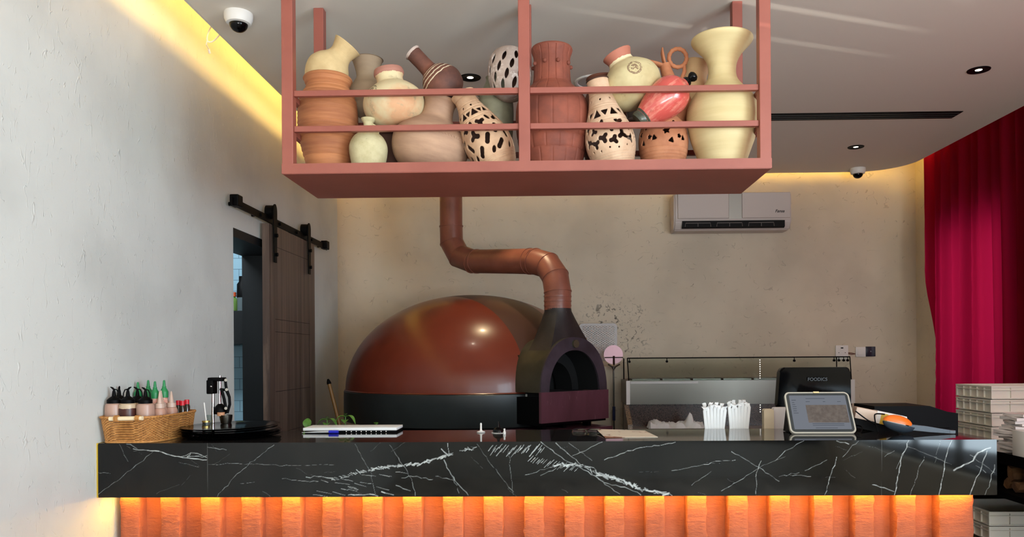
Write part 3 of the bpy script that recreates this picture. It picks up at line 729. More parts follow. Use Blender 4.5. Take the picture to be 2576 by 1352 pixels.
pot('clay_pot', 'plain dark brown pot behind the tilted cream pot and pierced vase', 'pot', (1520, None), 3.37,
    stand([(430, 35), (390, 50), (330, 58), (270, 54), (235, 42), (215, 38), (203, 44), (199, 43)], 3.37, 1520), c_brown)
m16 = M('clay_cream_emblem', (208, 194, 150), .7, var=((180, 162, 118), 6, (1, 1, 1)), bump=(50, .2, (1, 1, 1)), bands=((.187, .2, (226, 212, 172)), (.2, .4, (172, 106, 86))), stamp=(.012, .118, .03, (116, 84, 66)),
        grain=((160, 144, 110), 20, (1, 1, 1), .62, .74))
pot('clay_pot', 'squat cream pot with terracotta collar and ring emblem, tilted left', 'pot', (1614, 262), 3.2,
    [(30, 0), (50, 8), (67, 28), (74, 55), (66, 82), (47, 102), (34, 112), (31, 124), (37, 138), (37, 141)], m16, tilt=-26)
e, s = pot('clay_jug', 'light orange clay jug with twisted ring handle and open spout', 'jug', (1700, 330), 3.32,
    [(20, 0), (42, 15), (52, 50), (44, 85), (30, 108), (20, 122), (14, 130)], c_jugor, tilt=-8)
def loc(x, y, dy=0, o_=e, Y=3.32): return o_.matrix_world.inverted() @ (at(x, y, Y)+Vector((0, dy, 0)))
bm = B(); tube(bm, [loc(1692, 215), loc(1682, 196), loc(1676, 178), loc(1672, 162)], [18*s, 16*s, 14*s, 13*s], 20, False); obj('neck', bm, c_jugor, e, 60)
bm = B(); 
for k in range(2):
    pass
tube(bm, [loc(1678, 170), loc(1655, 162), loc(1632, 155), loc(1613, 150)], [11*s, 11*s, 9*s, 5*s], 16, True, flat=.5); obj('spout', bm, c_jugor, e, 60)
bm = B(); tube(bm, [loc(1674, 168), loc(1669, 150), loc(1666, 133), loc(1666, 121)], [8*s, 11*s, 10*s, 5*s], 16, True, flat=.4); obj('lip', bm, c_jugor, e, 60)
bm = B(); n = 40; pts = [loc(1705+22*math.cos(2*PI*k/n), 146+23*math.sin(2*PI*k/n)) for k in range(n)]
tube(bm, pts, [(5.2+.7*math.sin(k*2*PI/n*13))*s for k in range(n)], 12, closed=True); obj('handle', bm, c_jugor, e, 60)
bm = B(); tube(bm, [loc(1721, 165), loc(1722, 180), loc(1714, 200)], [4*s, 5*s, 5*s], 10); tube(bm, [loc(1724, 158), loc(1731, 152)], [3*s, 1.5*s], 8); obj('stem', bm, c_jugor, e, 60)
o, s = pot('glazed_bottle', 'red glazed bottle lying diagonally with dark collar and stopper', 'bottle', (1606, 306), 3.125,
    [(21, 0), (24, 14), (30, 26), (42, 54), (49, 88), (48, 112), (37, 134), (20, 147), (13, 153)], c_gl, tilt=51)
dk = M('dark_glaze', (54, 50, 46), .25, var=((80, 84, 70), 20, (1, 1, 1)))
obj('collar', lathe(B(), [(0, -2*s), (22*s, -2*s), (25*s, 4*s), (24*s, 14*s), (27*s, 18*s), (26*s, 22*s), (20*s, 22*s)], 32), dk, o, 40)
obj('stopper', lathe(B(), [(0, 150*s), (14*s, 150*s), (12*s, 160*s), (7*s, 165*s), (12*s, 172*s), (13*s, 178*s), (9*s, 183*s), (0, 187*s)], 24), m_blackgl, o, 50)
ho = []
for k in range(5): ho += [(k*72+2, 104, star(12, 10)), (k*72-26, 88, tri(10, 10)), (k*72+14, 80, tri(10, -15)), (k*72+22, 122, leaf(5, 13, -10)), (k*72+34, 92, star(9, -10)), (k*72-24, 124, leaf(4, 10, -15))]
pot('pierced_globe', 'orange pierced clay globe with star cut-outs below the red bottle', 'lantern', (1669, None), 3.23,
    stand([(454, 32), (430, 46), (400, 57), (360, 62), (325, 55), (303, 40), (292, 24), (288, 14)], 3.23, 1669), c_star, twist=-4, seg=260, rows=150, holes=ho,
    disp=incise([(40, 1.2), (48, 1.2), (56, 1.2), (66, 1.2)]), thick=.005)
pot('clay_vase', 'light tan vase with flared rim leaning behind the tall cream vase', 'vase', (1712, 316), 3.39,
    [(20, 0), (42, 20), (52, 60), (44, 98), (32, 120), (28, 138), (32, 158), (33, 161)], M('clay_light_tan', (204, 172, 128), .75, rings=(60, .4)), tilt=17)
o, s = pot('clay_vase', 'tall cream vase with wide flared rim at the right end of the shelf', 'vase', (1818, None), 3.19,
    stand([(450, 46), (425, 54), (398, 63), (350, 80), (310, 88), (275, 86), (245, 72), (222, 50), (205, 38), (188, 34), (165, 36), (142, 47), (124, 63), (113, 73), (106, 76), (102, 74)], 3.19, 1818), c_cream2, rows=140)
e = empty('plastic_tub', 'clear plastic tub with black marks wedged behind the red bottle', 'tub', (at(1598, 300, 3.4).x, 3.4, at(1598, 300, 3.4).z))
obj('body', lathe(B(), [(0, 0), (.035, 0), (.042, .075), (.045, .08), (.042, .08), (.032, .004), (0, .004)], 32), M('frosted_plastic', (196, 194, 190), .2, trans=.4), e, 40)
for k in range(5):
    if k == 2: continue
    bm = B(); a = math.radians(-50+25*k); box(bm, (.0415*math.sin(a), -.0415*math.cos(a), .052), (.014, .0015, .008), Matrix.Rotation(a, 3, 'Z')); obj('marking', bm, m_black, e)

# ---------------------------------------------------------------- pizza oven
OC = Vector((-.545, 5.71, 0)); R = .93; ZD0, ZD1 = .985, 1.20
az = math.radians(42); nv = Vector((math.sin(az), -math.cos(az), 0)); tv = Vector((math.cos(az), math.sin(az), 0)); MC = Vector((.18, 4.86, 0))
oven = empty('pizza_oven', 'large red-brown domed pizza oven with black base ring and arched mouth', 'pizza oven', OC)
def OL(p): return p-OC
bm = B(); prof = []
n = 48
for i in range(n+1):
    t = PI/2*i/n; prof.append((R*math.cos(t)**.96 if i < n else 0, ZD1+.69*math.sin(t)))
lathe(bm, prof, 160)
mc = OL(MC); s0_ = mc.dot(tv)
for sg in (-.21, .21, -.235, .235):
    bmesh.ops.bisect_plane(bm, geom=bm.verts[:]+bm.edges[:]+bm.faces[:], plane_co=tv*(s0_+sg), plane_no=tv)
dele = [f for f in bm.faces if abs(f.calc_center_median().dot(tv)-s0_) < .235 and f.calc_center_median().dot(nv) > 0 and f.calc_center_median().z < ZD1+.24]
bmesh.ops.delete(bm, geom=dele, context='FACES')
for f in bm.faces:
    c = f.calc_center_median(); 
    if abs(c.x*tv.x+c.y*tv.y - (mc.x*tv.x+mc.y*tv.y)) < .21: f.material_index = 1
o = obj('dome', bm, None, oven, 60, mats=[m_dome, m_dome2])
obj('base_ring', lathe(B(), [(0, ZD0), (R+.005, ZD0), (R+.012, ZD0+.01), (R+.012, ZD1-.008), (R+.004, ZD1), (R-.01, ZD1+.004)], 128), m_char, oven, 40)
obj('ring_seam', lathe(B(), [(R+.004, ZD1-.004), (R+.009, ZD1), (R+.002, ZD1+.006)], 128), m_dome, oven, 60)
def arch(w2, h, z0, n=28, p=2.0): return [(w2*math.copysign(abs(math.cos(PI*k/n))**(2/p), math.cos(PI*k/n)), z0+h*math.sin(PI*k/n)**(2/p)) for k in range(n+1)]
def archring(bm, o1, i1, d0_, d1_, jag=0):
    ax = lambda u, d, v: OL(MC)+tv*u+nv*d+Vector((0, 0, v))
    n = len(o1); vo0 = [bm.verts.new(ax(u, d0_, v)) for u, v in o1]; vo1 = [bm.verts.new(ax(u, d1_, v)) for u, v in o1]
    vi0 = [bm.verts.new(ax(u, d0_, v)) for u, v in i1]; vi1 = [bm.verts.new(ax(u, d1_, v)) for u, v in i1]
    for k in range(n-1):
        bm.faces.new((vo0[k], vo0[k+1], vo1[k+1], vo1[k])); bm.faces.new((vi0[k], vi1[k], vi1[k+1], vi0[k+1]))
        bm.faces.new((vo1[k], vo1[k+1], vi1[k+1], vi1[k])); bm.faces.new((vo0[k], vi0[k], vi0[k+1], vo0[k+1]))
    for k in (0, n-1): bm.faces.new((vo0[k], vo1[k], vi1[k], vi0[k]))
    return bm
ZA = 1.21
ou = arch(.29, .345, ZA, p=2.15)
obj('mouth_shell', archring(B(), ou, arch(.282, .337, ZA, p=2.15), -.42, -.012), M('olive_steel', (58, 54, 40), .4, var=((40, 38, 28), 5, (1, 1, 1))), oven, 40)
obj('mouth_arch', archring(B(), ou, arch(.22, .262, ZA, p=2.1), -.014, 0), m_arch, oven, 40)
obj('mouth_inner', archring(B(), arch(.235, .28, ZA-.0, p=2.1), arch(.222, .265, ZA, p=2.1), -.38, -.016), m_soot, oven, 40)
obj('inner_arch', archring(B(), arch(.23, .27, ZA, p=2.1), [(u*.75, ZA+(v-ZA)*.72) for u, v in arch(.22, .262, ZA, p=2.1)], -.36, -.2), m_soot, oven, 40)
bm = B(); prism(bm, arch(.25, .3, ZA-.01, p=2.1), lambda u, v, w_: OL(MC)+tv*u+nv*w_+Vector((0, 0, v)), -.44, -.39); obj('mouth_back', bm, m_soot, oven)
def MB(bm, u0, u1, d0_, d1_, z0, z1):
    rot = Matrix((tv, nv, Vector((0, 0, 1)))).transposed(); c = OL(MC)+tv*(u0+u1)/2+nv*(d0_+d1_)/2+Vector((0, 0, (z0+z1)/2)); return box(bm, c, (u1-u0, d1_-d0_, z1-z0), rot)
obj('mouth_floor', MB(B(), -.23, .23, -.42, -.01, ZA-.03, ZA-.002), m_soot, oven)
obj('front_panel', MB(B(), -.296, .296, -.012, .008, 1.025, ZA+.004), m_maroon, oven)
obj('mouth_base', MB(B(), -.29, .29, -.42, -.013, 1.01, ZA-.03), m_black, oven)
sd = Matrix.Rotation(math.radians(0), 3, 'Z')
a_ = math.radians(26.3); obj('silver_strip', rbox(Vector((.95*math.sin(a_), -.95*math.cos(a_), 1.104)), (.024, .01, .185), .003, rot=Matrix.Rotation(a_, 3, 'Z')), M('bright_strip', (190, 186, 178), .4, .3), oven)
bm = B(); c = OL(MC)+Vector((0, 0, 1.512)); tube(bm, [c, c+nv*.014], .025, 24); obj('medallion', bm, M('brass_dark', (84, 78, 60), .4, .4), oven, 40)
# hood: from rectangular skirt to round neck
bm = B(); NT = at(1403, 777, 4.95); nr = .087; levels = 14; seg_ = 48; rings = []
bc = MC-nv*.12; zb0 = 1.47
for i in range(levels+1):
    t = i/levels; ts = t**.8; c = Vector((bc.x+(NT.x-bc.x)*ts, bc.y+(NT.y-bc.y)*ts, zb0+(NT.z-zb0)*t)); ring = []
    for k in range(seg_):
        a = 2*PI*k/seg_; ca, sa = math.cos(a), math.sin(a); q = max(abs(ca), abs(sa)); sq = (ca/q, sa/q); tt = min(1, ts*1.05)
        u = .2*sq[0]*(1-tt)+nr*ca*tt; d = .105*sq[1]*(1-tt)+nr*sa*tt; ring.append(bm.verts.new(OL(c+tv*u+nv*d)))
    rings.append(ring)
for a, b2 in zip(rings, rings[1:]):
    for k in range(seg_): bm.faces.new((a[k], a[(k+1) % seg_], b2[(k+1) % seg_], b2[k]))
obj('hood', bm, m_hood, oven, 40)
# stand
st = empty('oven_stand', 'black steel stand carrying the pizza oven, seen just above the counter', 'stand', (OC.x, OC.y, 0))
bm = B(); lathe(bm, [(0, .93), (.80, .93), (.80, .984), (0, .984)], 64); obj('ring', bm, m_black, st, 40)
for k in range(4):
    a = PI/4+k*PI/2; bm = B(); box(bm, (.62*math.cos(a), .62*math.sin(a), .465), (.08, .08, .93)); obj('leg', bm, m_black, st)
p = MC-OC
bm = B(); rot = Matrix((tv, nv, Vector((0, 0, 1)))).transposed(); box(bm, p-nv*.15+Vector((0, 0, .95)), (.62, .36, .05), rot); obj('mouth_shelf', bm, m_maroon, st)
bm = B()
for u in (-.2, -.02, .2): box(bm, p-nv*.1+tv*u+Vector((0, 0, .99)), (.03, .05, .035), rot)
obj('foot', bm, m_black, st)
# duct
duct = empty('smoke_duct', 'terracotta painted smoke duct rising from the oven to the ceiling', 'duct')
pts = [(1403, 790, 4.95), (1403, 735, 4.95), (1397, 697, 4.98), (1378, 668, 5.05), (1345, 658, 5.14)]
pw = [at(*p) for p in pts]; low = [Vector((pw[0].x, pw[0].y, NT.z-.01)), *pw[1:]]
hl = at(1190, 658, 5.66); ql = [at(1190, 658, 5.66), at(1155, 645, 5.76), at(1136, 610, 5.8), at(1135, 570, 5.8)]
top = Vector((ql[-1].x, ql[-1].y, ZC))
bm = B(); tube(bm, low, .087, 40, False); obj('elbow', bm, m_duct, duct, 22)
bm = B(); tube(bm, [low[-1], hl], .0865, 40, False); obj('pipe', bm, m_duct, duct, 40)
bm = B(); tube(bm, ql, .0865, 40, False); obj('elbow', bm, m_duct, duct, 22)
bm = B(); tube(bm, [ql[-1], top], .085, 40, False); obj('pipe', bm, m_duct, duct, 40)
def ringat(bm, p, d, r): bm = B(); tube(bm, [p-d.normalized()*.004, p+d.normalized()*.004], r, 40); obj('seam', bm, m_duct, duct, 40)
for i in range(1, len(low)): ringat(bm, low[i], low[min(i+1, len(low)-1)]-low[i-1], .0905)
for f in (.25, .5, .75): ringat(bm, low[0]+(low[1]-low[0])*f, low[1]-low[0], .0895)
for i in range(len(ql)): ringat(bm, ql[i], ql[min(i+1, 3)]-ql[max(i-1, 0)], .0905)
ringat(bm, low[-1]+(hl-low[-1])*.07, hl-low[-1], .09); ringat(bm, low[-1]+(hl-low[-1])*.93, hl-low[-1], .09)

# ---------------------------------------------------------------- back wall things
trimp = at(1519, 918, 6.4)
bm = B(); box2(bm, (trimp.x-.1, 6.45, 0), (at(1567, 918, 6.45).x, YB, at(1540, 922, 6.45).z)); struct('trim_3', bm, m_back)
# perforated peel
pe = empty('pizza_peel', 'square perforated aluminium pizza peel leaning against the back wall', 'pizza peel', at(1505, 862, 6.68))
W2, H2 = 92/F*6.68/2+.005, 95/F*6.68/2; s = 6.68/F
nx, nz = 92, 100; bm = B(); vs = {}
def vv(i, j):
    if (i, j) not in vs: vs[i, j] = bm.verts.new(((i/nx-.5)*2*W2, 0, (j/nz-.5)*2*H2+.0))
    return vs[i, j]
for i in range(nx):
    for j in range(nz):
        x = (i+.5)/nx*2-1; z = (j+.5)/nz*2-1
        cx_, cz_ = abs(x)-.82, z-.82
        if cx_ > 0 and cz_ > 0 and cx_*cx_+cz_*cz_ > .18**2: continue
        if z < -.6 and abs(x) > 1-( -.6-z)*1.6: continue
        inn = abs(x) < .88 and -.8 < z < .88 and not (z < -.35 and abs(x) < .25)
        if inn and (i % 4) in (1, 2) and ((j+(3 if (i//4) % 2 else 0)) % 6) in (0, 1, 2): continue
        bm.faces.new((vv(i, j), vv(i+1, j), vv(i+1, j+1), vv(i, j+1)))
o = obj('blade', bm, M('aluminium', (176, 170, 166), .5, .3), pe); md = o.modifiers.new('t', 'SOLIDIFY'); md.thickness = .003
bm = B(); tube(bm, [(0, 0, -H2*.6), (.0, -.02, -H2-.3), (.02, -.04, -1.1)], .012, 10); obj('handle', bm, m_steel, pe, 40)
p = at(1543, 893, 6.35); e = empty('turning_peel', 'small round pink-tinted turning peel with long steel handle beside the display fridge', 'pizza peel', p)
r = 24/F*6.35
bm = B(); lathe(bm, [(0, -.003), (r, -.003), (r, .003), (0, .003)], 48, Matrix.Rotation(PI/2, 4, 'X')); obj('blade', bm, M('pinkish_metal', (206, 164, 172), .4, .3), e, 40)
s = 6.35/F
bm = B(); tube(bm, [(0, -.012, -28*s), (0, -.012, -185*s), (0, -.012, -1.15)], .0065, 10); obj('handle', bm, m_steel, e, 40)
bm = B(); tube(bm, [(0, -.014, -130*s), (0, -.014, -165*s)], .012, 12); obj('grip', bm, M('blue_grip', (36, 42, 84), .4), e, 40)
bm = B(); tube(bm, [(-22*s, -.012, -7*s), (24*s, -.012, -7*s)], .004, 8)
tube(bm, [(-14*s, -.012, -24*s), (-4*s, -.014, -30*s), (0, -.014, -38*s)], .006, 8); tube(bm, [(16*s, -.012, -24*s), (5*s, -.014, -30*s), (0, -.014, -38*s)], .006, 8)
tube(bm, [(1*s, -.012, -3*s), (1*s, -.012, -26*s)], .008, 8); obj('bracket', bm, m_steel, e, 40)
# wooden poles leaning behind the oven at left
p0, p1 = at(826, 958, 5.2), at(858, 1085, 5.2)
e = empty('broom', 'wooden broom handle with black tip leaning on the left wall by the oven', 'broom', p1)
v = p0-p1
bm = B(); tube(bm, [(v*-1.2), v*.93], .012, 10); obj('handle', bm, M('yellow_wood', (120, 84, 40), .5), e, 40)
bm = B(); tube(bm, [v*.93, v*.97, v*1.03], [.016, .014, .006], 10); obj('tip', bm, m_black, e, 40)
# air conditioner
a0, a1 = at(1697, 578, 6.6), at(1993, 478, 6.6)
ac = empty('air_conditioner', 'white wall-mounted air conditioner with silver centre strip', 'air conditioner', ((a0.x+a1.x)/2, 6.62, a0.z))
wd = a1.x-a0.x; ht = a1.z-a0.z-.01
prof = [(.23, .0), (.23, ht), (.02, ht), (0, ht-.03), (0, .07), (.05, .0)]
bm = prism(B(), [(y, z) for y, z in prof], lambda u, v_, w_: Vector((w_, u, v_)), -wd/2, wd/2)
m_ac = M('unit_plastic', (200, 188, 180), .4)
bmesh.ops.bevel(bm, geom=bm.edges[:], offset=.012, segments=3, affect='EDGES'); obj('body', bm, m_ac, ac, 40)
sA = 6.6/F
xs0 = at(1835, 500, 6.6).x-ac.location.x; xs1 = at(1867, 500, 6.6).x-ac.location.x
bm = B(); box2(bm, (xs0, -.004, .09), (xs1, .01, ht-.012)); obj('centre_strip', bm, M('silver_film', (176, 172, 162), .3, .4), ac)
for a, b2 in ((-wd/2+.03, xs0-.002), (xs1+.002, wd/2-.012)): obj('front_cover', rbox(((a+b2)/2, -.002, (ht+.09)/2), (b2-a, .02, ht-.1), .005), m_ac, ac)
bm = B(); prism(bm, [(-.006, .075), (-.006, .022), (.02, .012), (.08, .03), (.08, .075)], lambda u, v_, w_: Vector((w_, u, v_)), -wd/2+.07, wd/2-.06); obj('outlet', bm, m_soot, ac)
bm = B()
for c0 in (-.3, -.03, .24):
    tube(bm, [(c0-.11, -.011, .025), (c0-.105, -.011, .055), (c0+.105, -.011, .055), (c0+.11, -.011, .025)], .003, 6); tube(bm, [(c0, -.011, .055), (c0, -.011, .025)], .003, 6)
obj('louvre', bm, M('grey_plastic', (110, 104, 100), .5), ac)
def text(s_, size, mat, parent, loc_, rot, ext=.0005, name='lettering', font_shear=0, sx=1):
    c = bpy.data.curves.new(name, 'FONT'); c.body = s_; c.size = size; c.extrude = ext; c.shear = font_shear; c.align_x = 'CENTER'; c.align_y = 'CENTER'; c.offset = size*.012
    t_ = bpy.data.objects.new(name, c); COL.objects.link(t_); bpy.context.view_layer.update()
    me = bpy.data.meshes.new_from_object(t_.evaluated_get(bpy.context.evaluated_depsgraph_get())); bpy.data.objects.remove(t_); bpy.data.curves.remove(c)
    o = bpy.data.objects.new(name, me); COL.objects.link(o); me.materials.clear(); me.materials.append(mat); o.parent = parent; o.location = loc_; o.rotation_euler = rot; o.scale = (sx, 1, 1); return o
p = at(1962, 531, 6.6)
text('Fansa', .036, m_black, ac, (p.x-ac.location.x, -.0135, p.z-ac.location.z), (PI/2, 0, 0), font_shear=.3)
# sockets
def plate(px, py, w_, h_, mat, label, nm='wall_switch', cat='switch'):
    p = at(px, py, YB); return tagit(obj(nm, rbox((0, -.006, 0), (w_, .012, h_), .003), mat, None, 40, loc=(p.x, YB, p.z)), label, cat)
o = plate(2117, 888, .11, .13, m_white, 'white spur switch plate with dark indicator above the display fridge', 'wall_socket', 'socket')
bm = B(); box(bm, (0, -.013, .042), (.022, .002, .01)); box(bm, (-.028, -.013, .0), (.006, .002, .006)); box(bm, (.028, -.013, .0), (.006, .002, .006)); obj('indicator', bm, m_black, o)
o = plate(2164, 886, .088, .088, m_white, 'white square light switch on the back wall')
obj('rocker', rbox((0, -.013, 0), (.058, .006, .058), .002), m_white, o, 40)
o = plate(2189, 885, .085, .088, M('navy_plate', (26, 28, 44), .3), 'dark navy square touch switch beside the white light switch')
bm = B(); tube(bm, [(0, -.012, .005), (.0, -.015, -.004)], .005, 10); obj('indicator', bm, M('pale_dot', (150, 155, 170), .4), o)
p = at(2132, 890, YB); q = at(2152, 891, YB); bm = B(); tube(bm, [p, (p+q)/2+Vector((0, -.004, -.006)), q], .004, 8); tube(bm, [p+Vector((0, -.0, .008)), (p+q)/2+Vector((0, -.004, .006)), q], .004, 8)
tagit(obj('wire_loop', bm, M('brown_wire', (120, 80, 66), .5)), 'short brown wire loop between the two white wall plates', 'wire')

# ---------------------------------------------------------------- display fridge
YF0 = 6.0
fr = empty('display_fridge', 'stainless steel salad display fridge with slanted glass guard, granite below', 'display fridge')
fx0, fx1 = at(1576, 985, YF0).x, at(2150, 985, YF0).x; z1 = at(1870, 957, YF0).z; z0 = at(1870, 1017, YF0).z
bm = B(); box2(bm, (fx0, YF0, z0), (fx1, YF0+.42, z1)); bmesh.ops.bevel(bm, geom=bm.edges[:], offset=.004, segments=1); obj('steel_body', bm, m_steel, fr)
bm = B(); box2(bm, (fx0-.002, YF0-.006, z0), (fx0+.027, YF0, z1)); box2(bm, (fx1-.03, YF0-.006, z0), (fx1, YF0, z1)); obj('white_edge', bm, m_white, fr)
bm = B(); zz = at(1700, 963, YF0).z; box2(bm, (fx0+.03, YF0-.008, zz-.008), (at(1756, 963, YF0).x, YF0, zz+.008)); obj('grey_trim', bm, M('grey_alu', (150, 144, 140), .4, .5), fr)
gt = at(1870, 900, YF0+.12); gz = gt.z; gy = YF0+.12; gx0, gx1 = at(1578, 901, gy).x, at(2138, 898, gy).x
bm = B(); v4 = [bm.verts.new(q) for q in ((fx0+.02, YF0+.015, z1), (fx1-.02, YF0+.015, z1), (gx1, gy, gz), (gx0, gy, gz))]; bm.faces.new(v4)
o = obj('front_glass', bm, m_glass, fr); md = o.modifiers.new('t', 'SOLIDIFY'); md.thickness = .005
bm = B(); box2(bm, (gx0, gy, gz-.005), (gx1, gy+.28, gz)); obj('top_glass', bm, m_glass, fr)
bm = B()
tube(bm, [(gx0, gy, gz), (gx1, gy, gz)], .0045, 8); tube(bm, [(gx1, gy, gz), (fx1-.02, YF0+.012, z1)], .004, 8); tube(bm, [(gx0, gy, gz), (fx0+.02, YF0+.012, z1)], .004, 8)
tube(bm, [(gx0, gy+.28, gz), (gx0-.0, gy+.28, z1)], .005, 8); tube(bm, [(gx1, gy+.28, gz), (gx1, gy+.28, z1)], .005, 8)
obj('glass_edge', bm, m_black, fr, 40)
for px_ in (1583, 1677, 1997, 2097, 2109, 2121, 2131):
    x = at(px_, 905, gy).x; bm = B(); tube(bm, [(x, gy-.01, gz+.004), (x, gy-.012, gz-.02)], .003, 6); tube(bm, [(x, gy-.016, gz-.028), (x, gy-.004, gz-.028)], .01, 12); obj('clip', bm, m_black, fr, 40)
bm = B()
for k in range(7):
    a = fx0+.05+(fx1-fx0-.1)*k/7; b2 = fx0+.05+(fx1-fx0-.1)*(k+1)/7-.02; box2(bm, (a, YF0+.05, z1), (b2, YF0+.38, z1+.012))
obj('pan_lid', bm, m_steel, fr)
cabz = at(1700, 1078, 5.75).z
bm = B(); box2(bm, (fx0+.01, YF0+.03, .0), (fx1-.01, YF0+.42, z0)); obj('granite_panel', bm, m_gran, fr)
bm = B(); xa, xb = at(1592, 1078, 5.72).x, fx1-.05
box2(bm, (xa, 5.72, cabz-.05), (xb, YF0+.03, cabz-.008)); obj('granite_ledge', bm, m_gran2, fr)
bm = B(); c0 = [(5.7, cabz-.05), (YF0+.03, cabz-.05), (YF0+.03, z0-.0), (YF0-.02, z0-.005), (5.72, cabz+.03)]
prism(bm, c0, lambda u, v_, w_: Vector((w_, u, v_)), fx0-.02, fx0+.015); obj('granite_cheek', bm, m_gran2, fr)
bm = B()  # glowing dots stand in for a reflection of small lights
for k in range(24):
    z = gz-.02-k*.0175
    bmesh.ops.create_uvsphere(bm, u_segments=8, v_segments=6, radius=.004, matrix=Matrix.Translation((at(1912, 950, 5.99).x, 5.99, z))) if not (z0 < z < z1+.01) else None
tagit(obj('reflection_dots', bm, emat('reflection_dot', (255, 250, 240), 2.5)), 'vertical row of glowing dots standing in for a reflection on the display fridge', 'reflection')
# cloth on ledge
bm = B(); n = 26; g = {}
cx0, cx1 = at(1630, 1075, 5.8).x, at(1775, 1075, 5.8).x
for i in range(n+1):
    for j in range(9):
        x = cx0+(cx1-cx0)*i/n; y = 5.76+.14*j/8; px_ = 1630+145*i/n
        h = .02+.02*math.sin(i*.9+j)+.012*random.random()+(.075*math.exp(-((px_-1737)/9)**2) if 2 < j < 7 else 0)+(.02*math.exp(-((px_-1650)/12)**2))
        if j in (0, 8) or i in (0, n): h = .002
        g[i, j] = bm.verts.new((x, y, cabz-.006+h))
for i in range(n):
    for j in range(8): bm.faces.new((g[i, j], g[i+1, j], g[i+1, j+1], g[i, j+1]))
tagit(obj('paper_cloth', bm, m_paper, None, 50), 'crumpled white paper lying on the granite ledge of the display fridge', 'paper')

# ---------------------------------------------------------------- curtain
def fold(y): return .045*math.sin(y*47)+.02*math.sin(y*23+1.2)+.012*math.sin(y*91+.4)
bm = B(); ny, nz = 420, 30; g = {}
for j in range(nz+1):
    t = j/nz; z = 3.16-(3.16-.03)*t; yend = 6.46-.17*max(0, (3.0-z)/1.7)
    for i in range(ny+1):
        u = i/ny; y = 1.0+(yend-1.0)*u; a = .55+.6*t
        g[i, j] = bm.verts.new((3.155+fold(y+.0*t+.03*math.sin(t*3+y))*a, y+.01*math.sin(y*60+t*2), z))
for i in range(ny):
    for j in range(nz): bm.faces.new((g[i, j], g[i+1, j], g[i+1, j+1], g[i, j+1]))
tagit(obj('curtain', bm, m_curt, None, 180), 'floor-length crimson pleated curtain over the right wall windows', 'curtain')

# ---------------------------------------------------------------- ceiling fittings
m_dl = emat('lamp_glow', (255, 240, 214), 9)
def downlight(x, y, label):
    e = empty('downlight', label, 'downlight', (x, y, ZC))
    obj('bezel', lathe(B(), [(0, -.0005), (.03, -.0008), (.036, -.004), (.058, -.004), (.06, -.0005), (.06, 0)], 40), m_black, e, 40)
    obj('reflector', lathe(B(), [(.018, -.0012), (.01, -.001), (0, -.001)], 24), m_dl, e)
    l = bpy.data.lights.new('downlight_lamp', 'SPOT'); l.energy = 14; l.color = (1, .88, .7); l.spot_size = 1.7; l.spot_blend = .6; l.shadow_soft_size = .03
    o = bpy.data.objects.new('downlight_lamp', l); COL.objects.link(o); o.parent = e; o.location = (0, 0, -.012)
    return e
for (px_, py_, lb) in ((1183, 195, 'round black recessed downlight seen left of the pierced grey globe'), (2462, 176, 'larger round black downlight near the right edge above the curtain'), (2153, 370, 'small round black downlight above the far dome camera')):
    p = atZ(px_, py_, ZC); downlight(p.x, p.y, lb)
p = atZ(1496, 205, ZC); e = empty('ceiling_speaker', 'round white-rimmed ceiling speaker seen behind the studded jar', 'speaker', (p.x, p.y, ZC))
obj('rim', lathe(B(), [(.095, 0), (.1, -.008), (.112, -.008), (.115, 0)], 40), m_white, e, 40); obj('grille', lathe(B(), [(0, -.003), (.097, -.003)], 40), M('grille_grey', (176, 172, 166), .7), e)
dl_ = downlight(-.28, 4.95, 'round black downlight above the smoke duct, hidden by the hanging shelf')
for c_ in dl_.children:
    if c_.type == 'LIGHT': c_.data = c_.data.copy(); c_.data.energy = 60; c_.data.color = (1, .78, .45); c_.data.spot_size = .9
def dome_cam(px_, py_, r, label):
    p = atZ(px_, py_, ZC); e = empty('dome_camera', label, 'security camera', (p.x, p.y, ZC))
    obj('housing', lathe(B(), [(0, 0), (r, 0), (r*1.02, -r*.15), (r, -r*.45), (r*.86, -r*.75), (r*.66, -r*.8), (0, -r*.8)], 40), m_white, e, 40)
    obj('dome_cover', lathe(B(), [(r*.66*math.cos(PI/2*k/10), -r*.78-r*.6*math.sin(PI/2*k/10)) for k in range(11)], 32), m_blackgl, e, 60)
    return e
e = dome_cam(600, 34, .062, 'near white dome security camera on the ceiling at upper left')
dome_cam(2158, 424, .062, 'far small white dome camera on the ceiling near the back wall')
# slot diffuser
a, b2 = atZ(1890, 300, ZC), atZ(2412, 286, ZC)
e = empty('slot_diffuser', 'long black linear slot air diffuser in the ceiling', 'air vent', (0, 0, 0)); yc = atZ(2300, 291, ZC).y
bm = B(); box2(bm, (a.x-.3, yc-.085, ZC-.004), (b2.x, yc+.06, ZC-.0005)); obj('frame', bm, m_black, e)
for k in range(3):
    bm = B(); y = yc-.055+k*.04; box2(bm, (a.x-.29, y, ZC-.007), (b2.x-.01, y+.006, ZC-.004)); obj('blade', bm, m_char, e)
# loose cable at the cove
pts = [atX(537, 57, -1.6), atX(527, 75, -1.66), atX(521, 95, -1.68), atX(524, 105, -1.68), atX(535, 104, -1.66), atX(550, 90, -1.62), atX(558, 73, -1.585)]
P3 = catmull([tuple(p) for p in pts], 30)
bm = B(); tube(bm, P3, .0035, 8); tube(bm, [atX(522, 100, -1.68), atX(519, 112, -1.69), atX(526, 125, -1.7)], .003, 8); tube(bm, [atX(525, 124, -1.7), atX(528, 134, -1.7)], .006, 10)
tagit(obj('cable', bm, m_white, None, 40), 'loose white cable looping out of the left ceiling cove', 'cable')

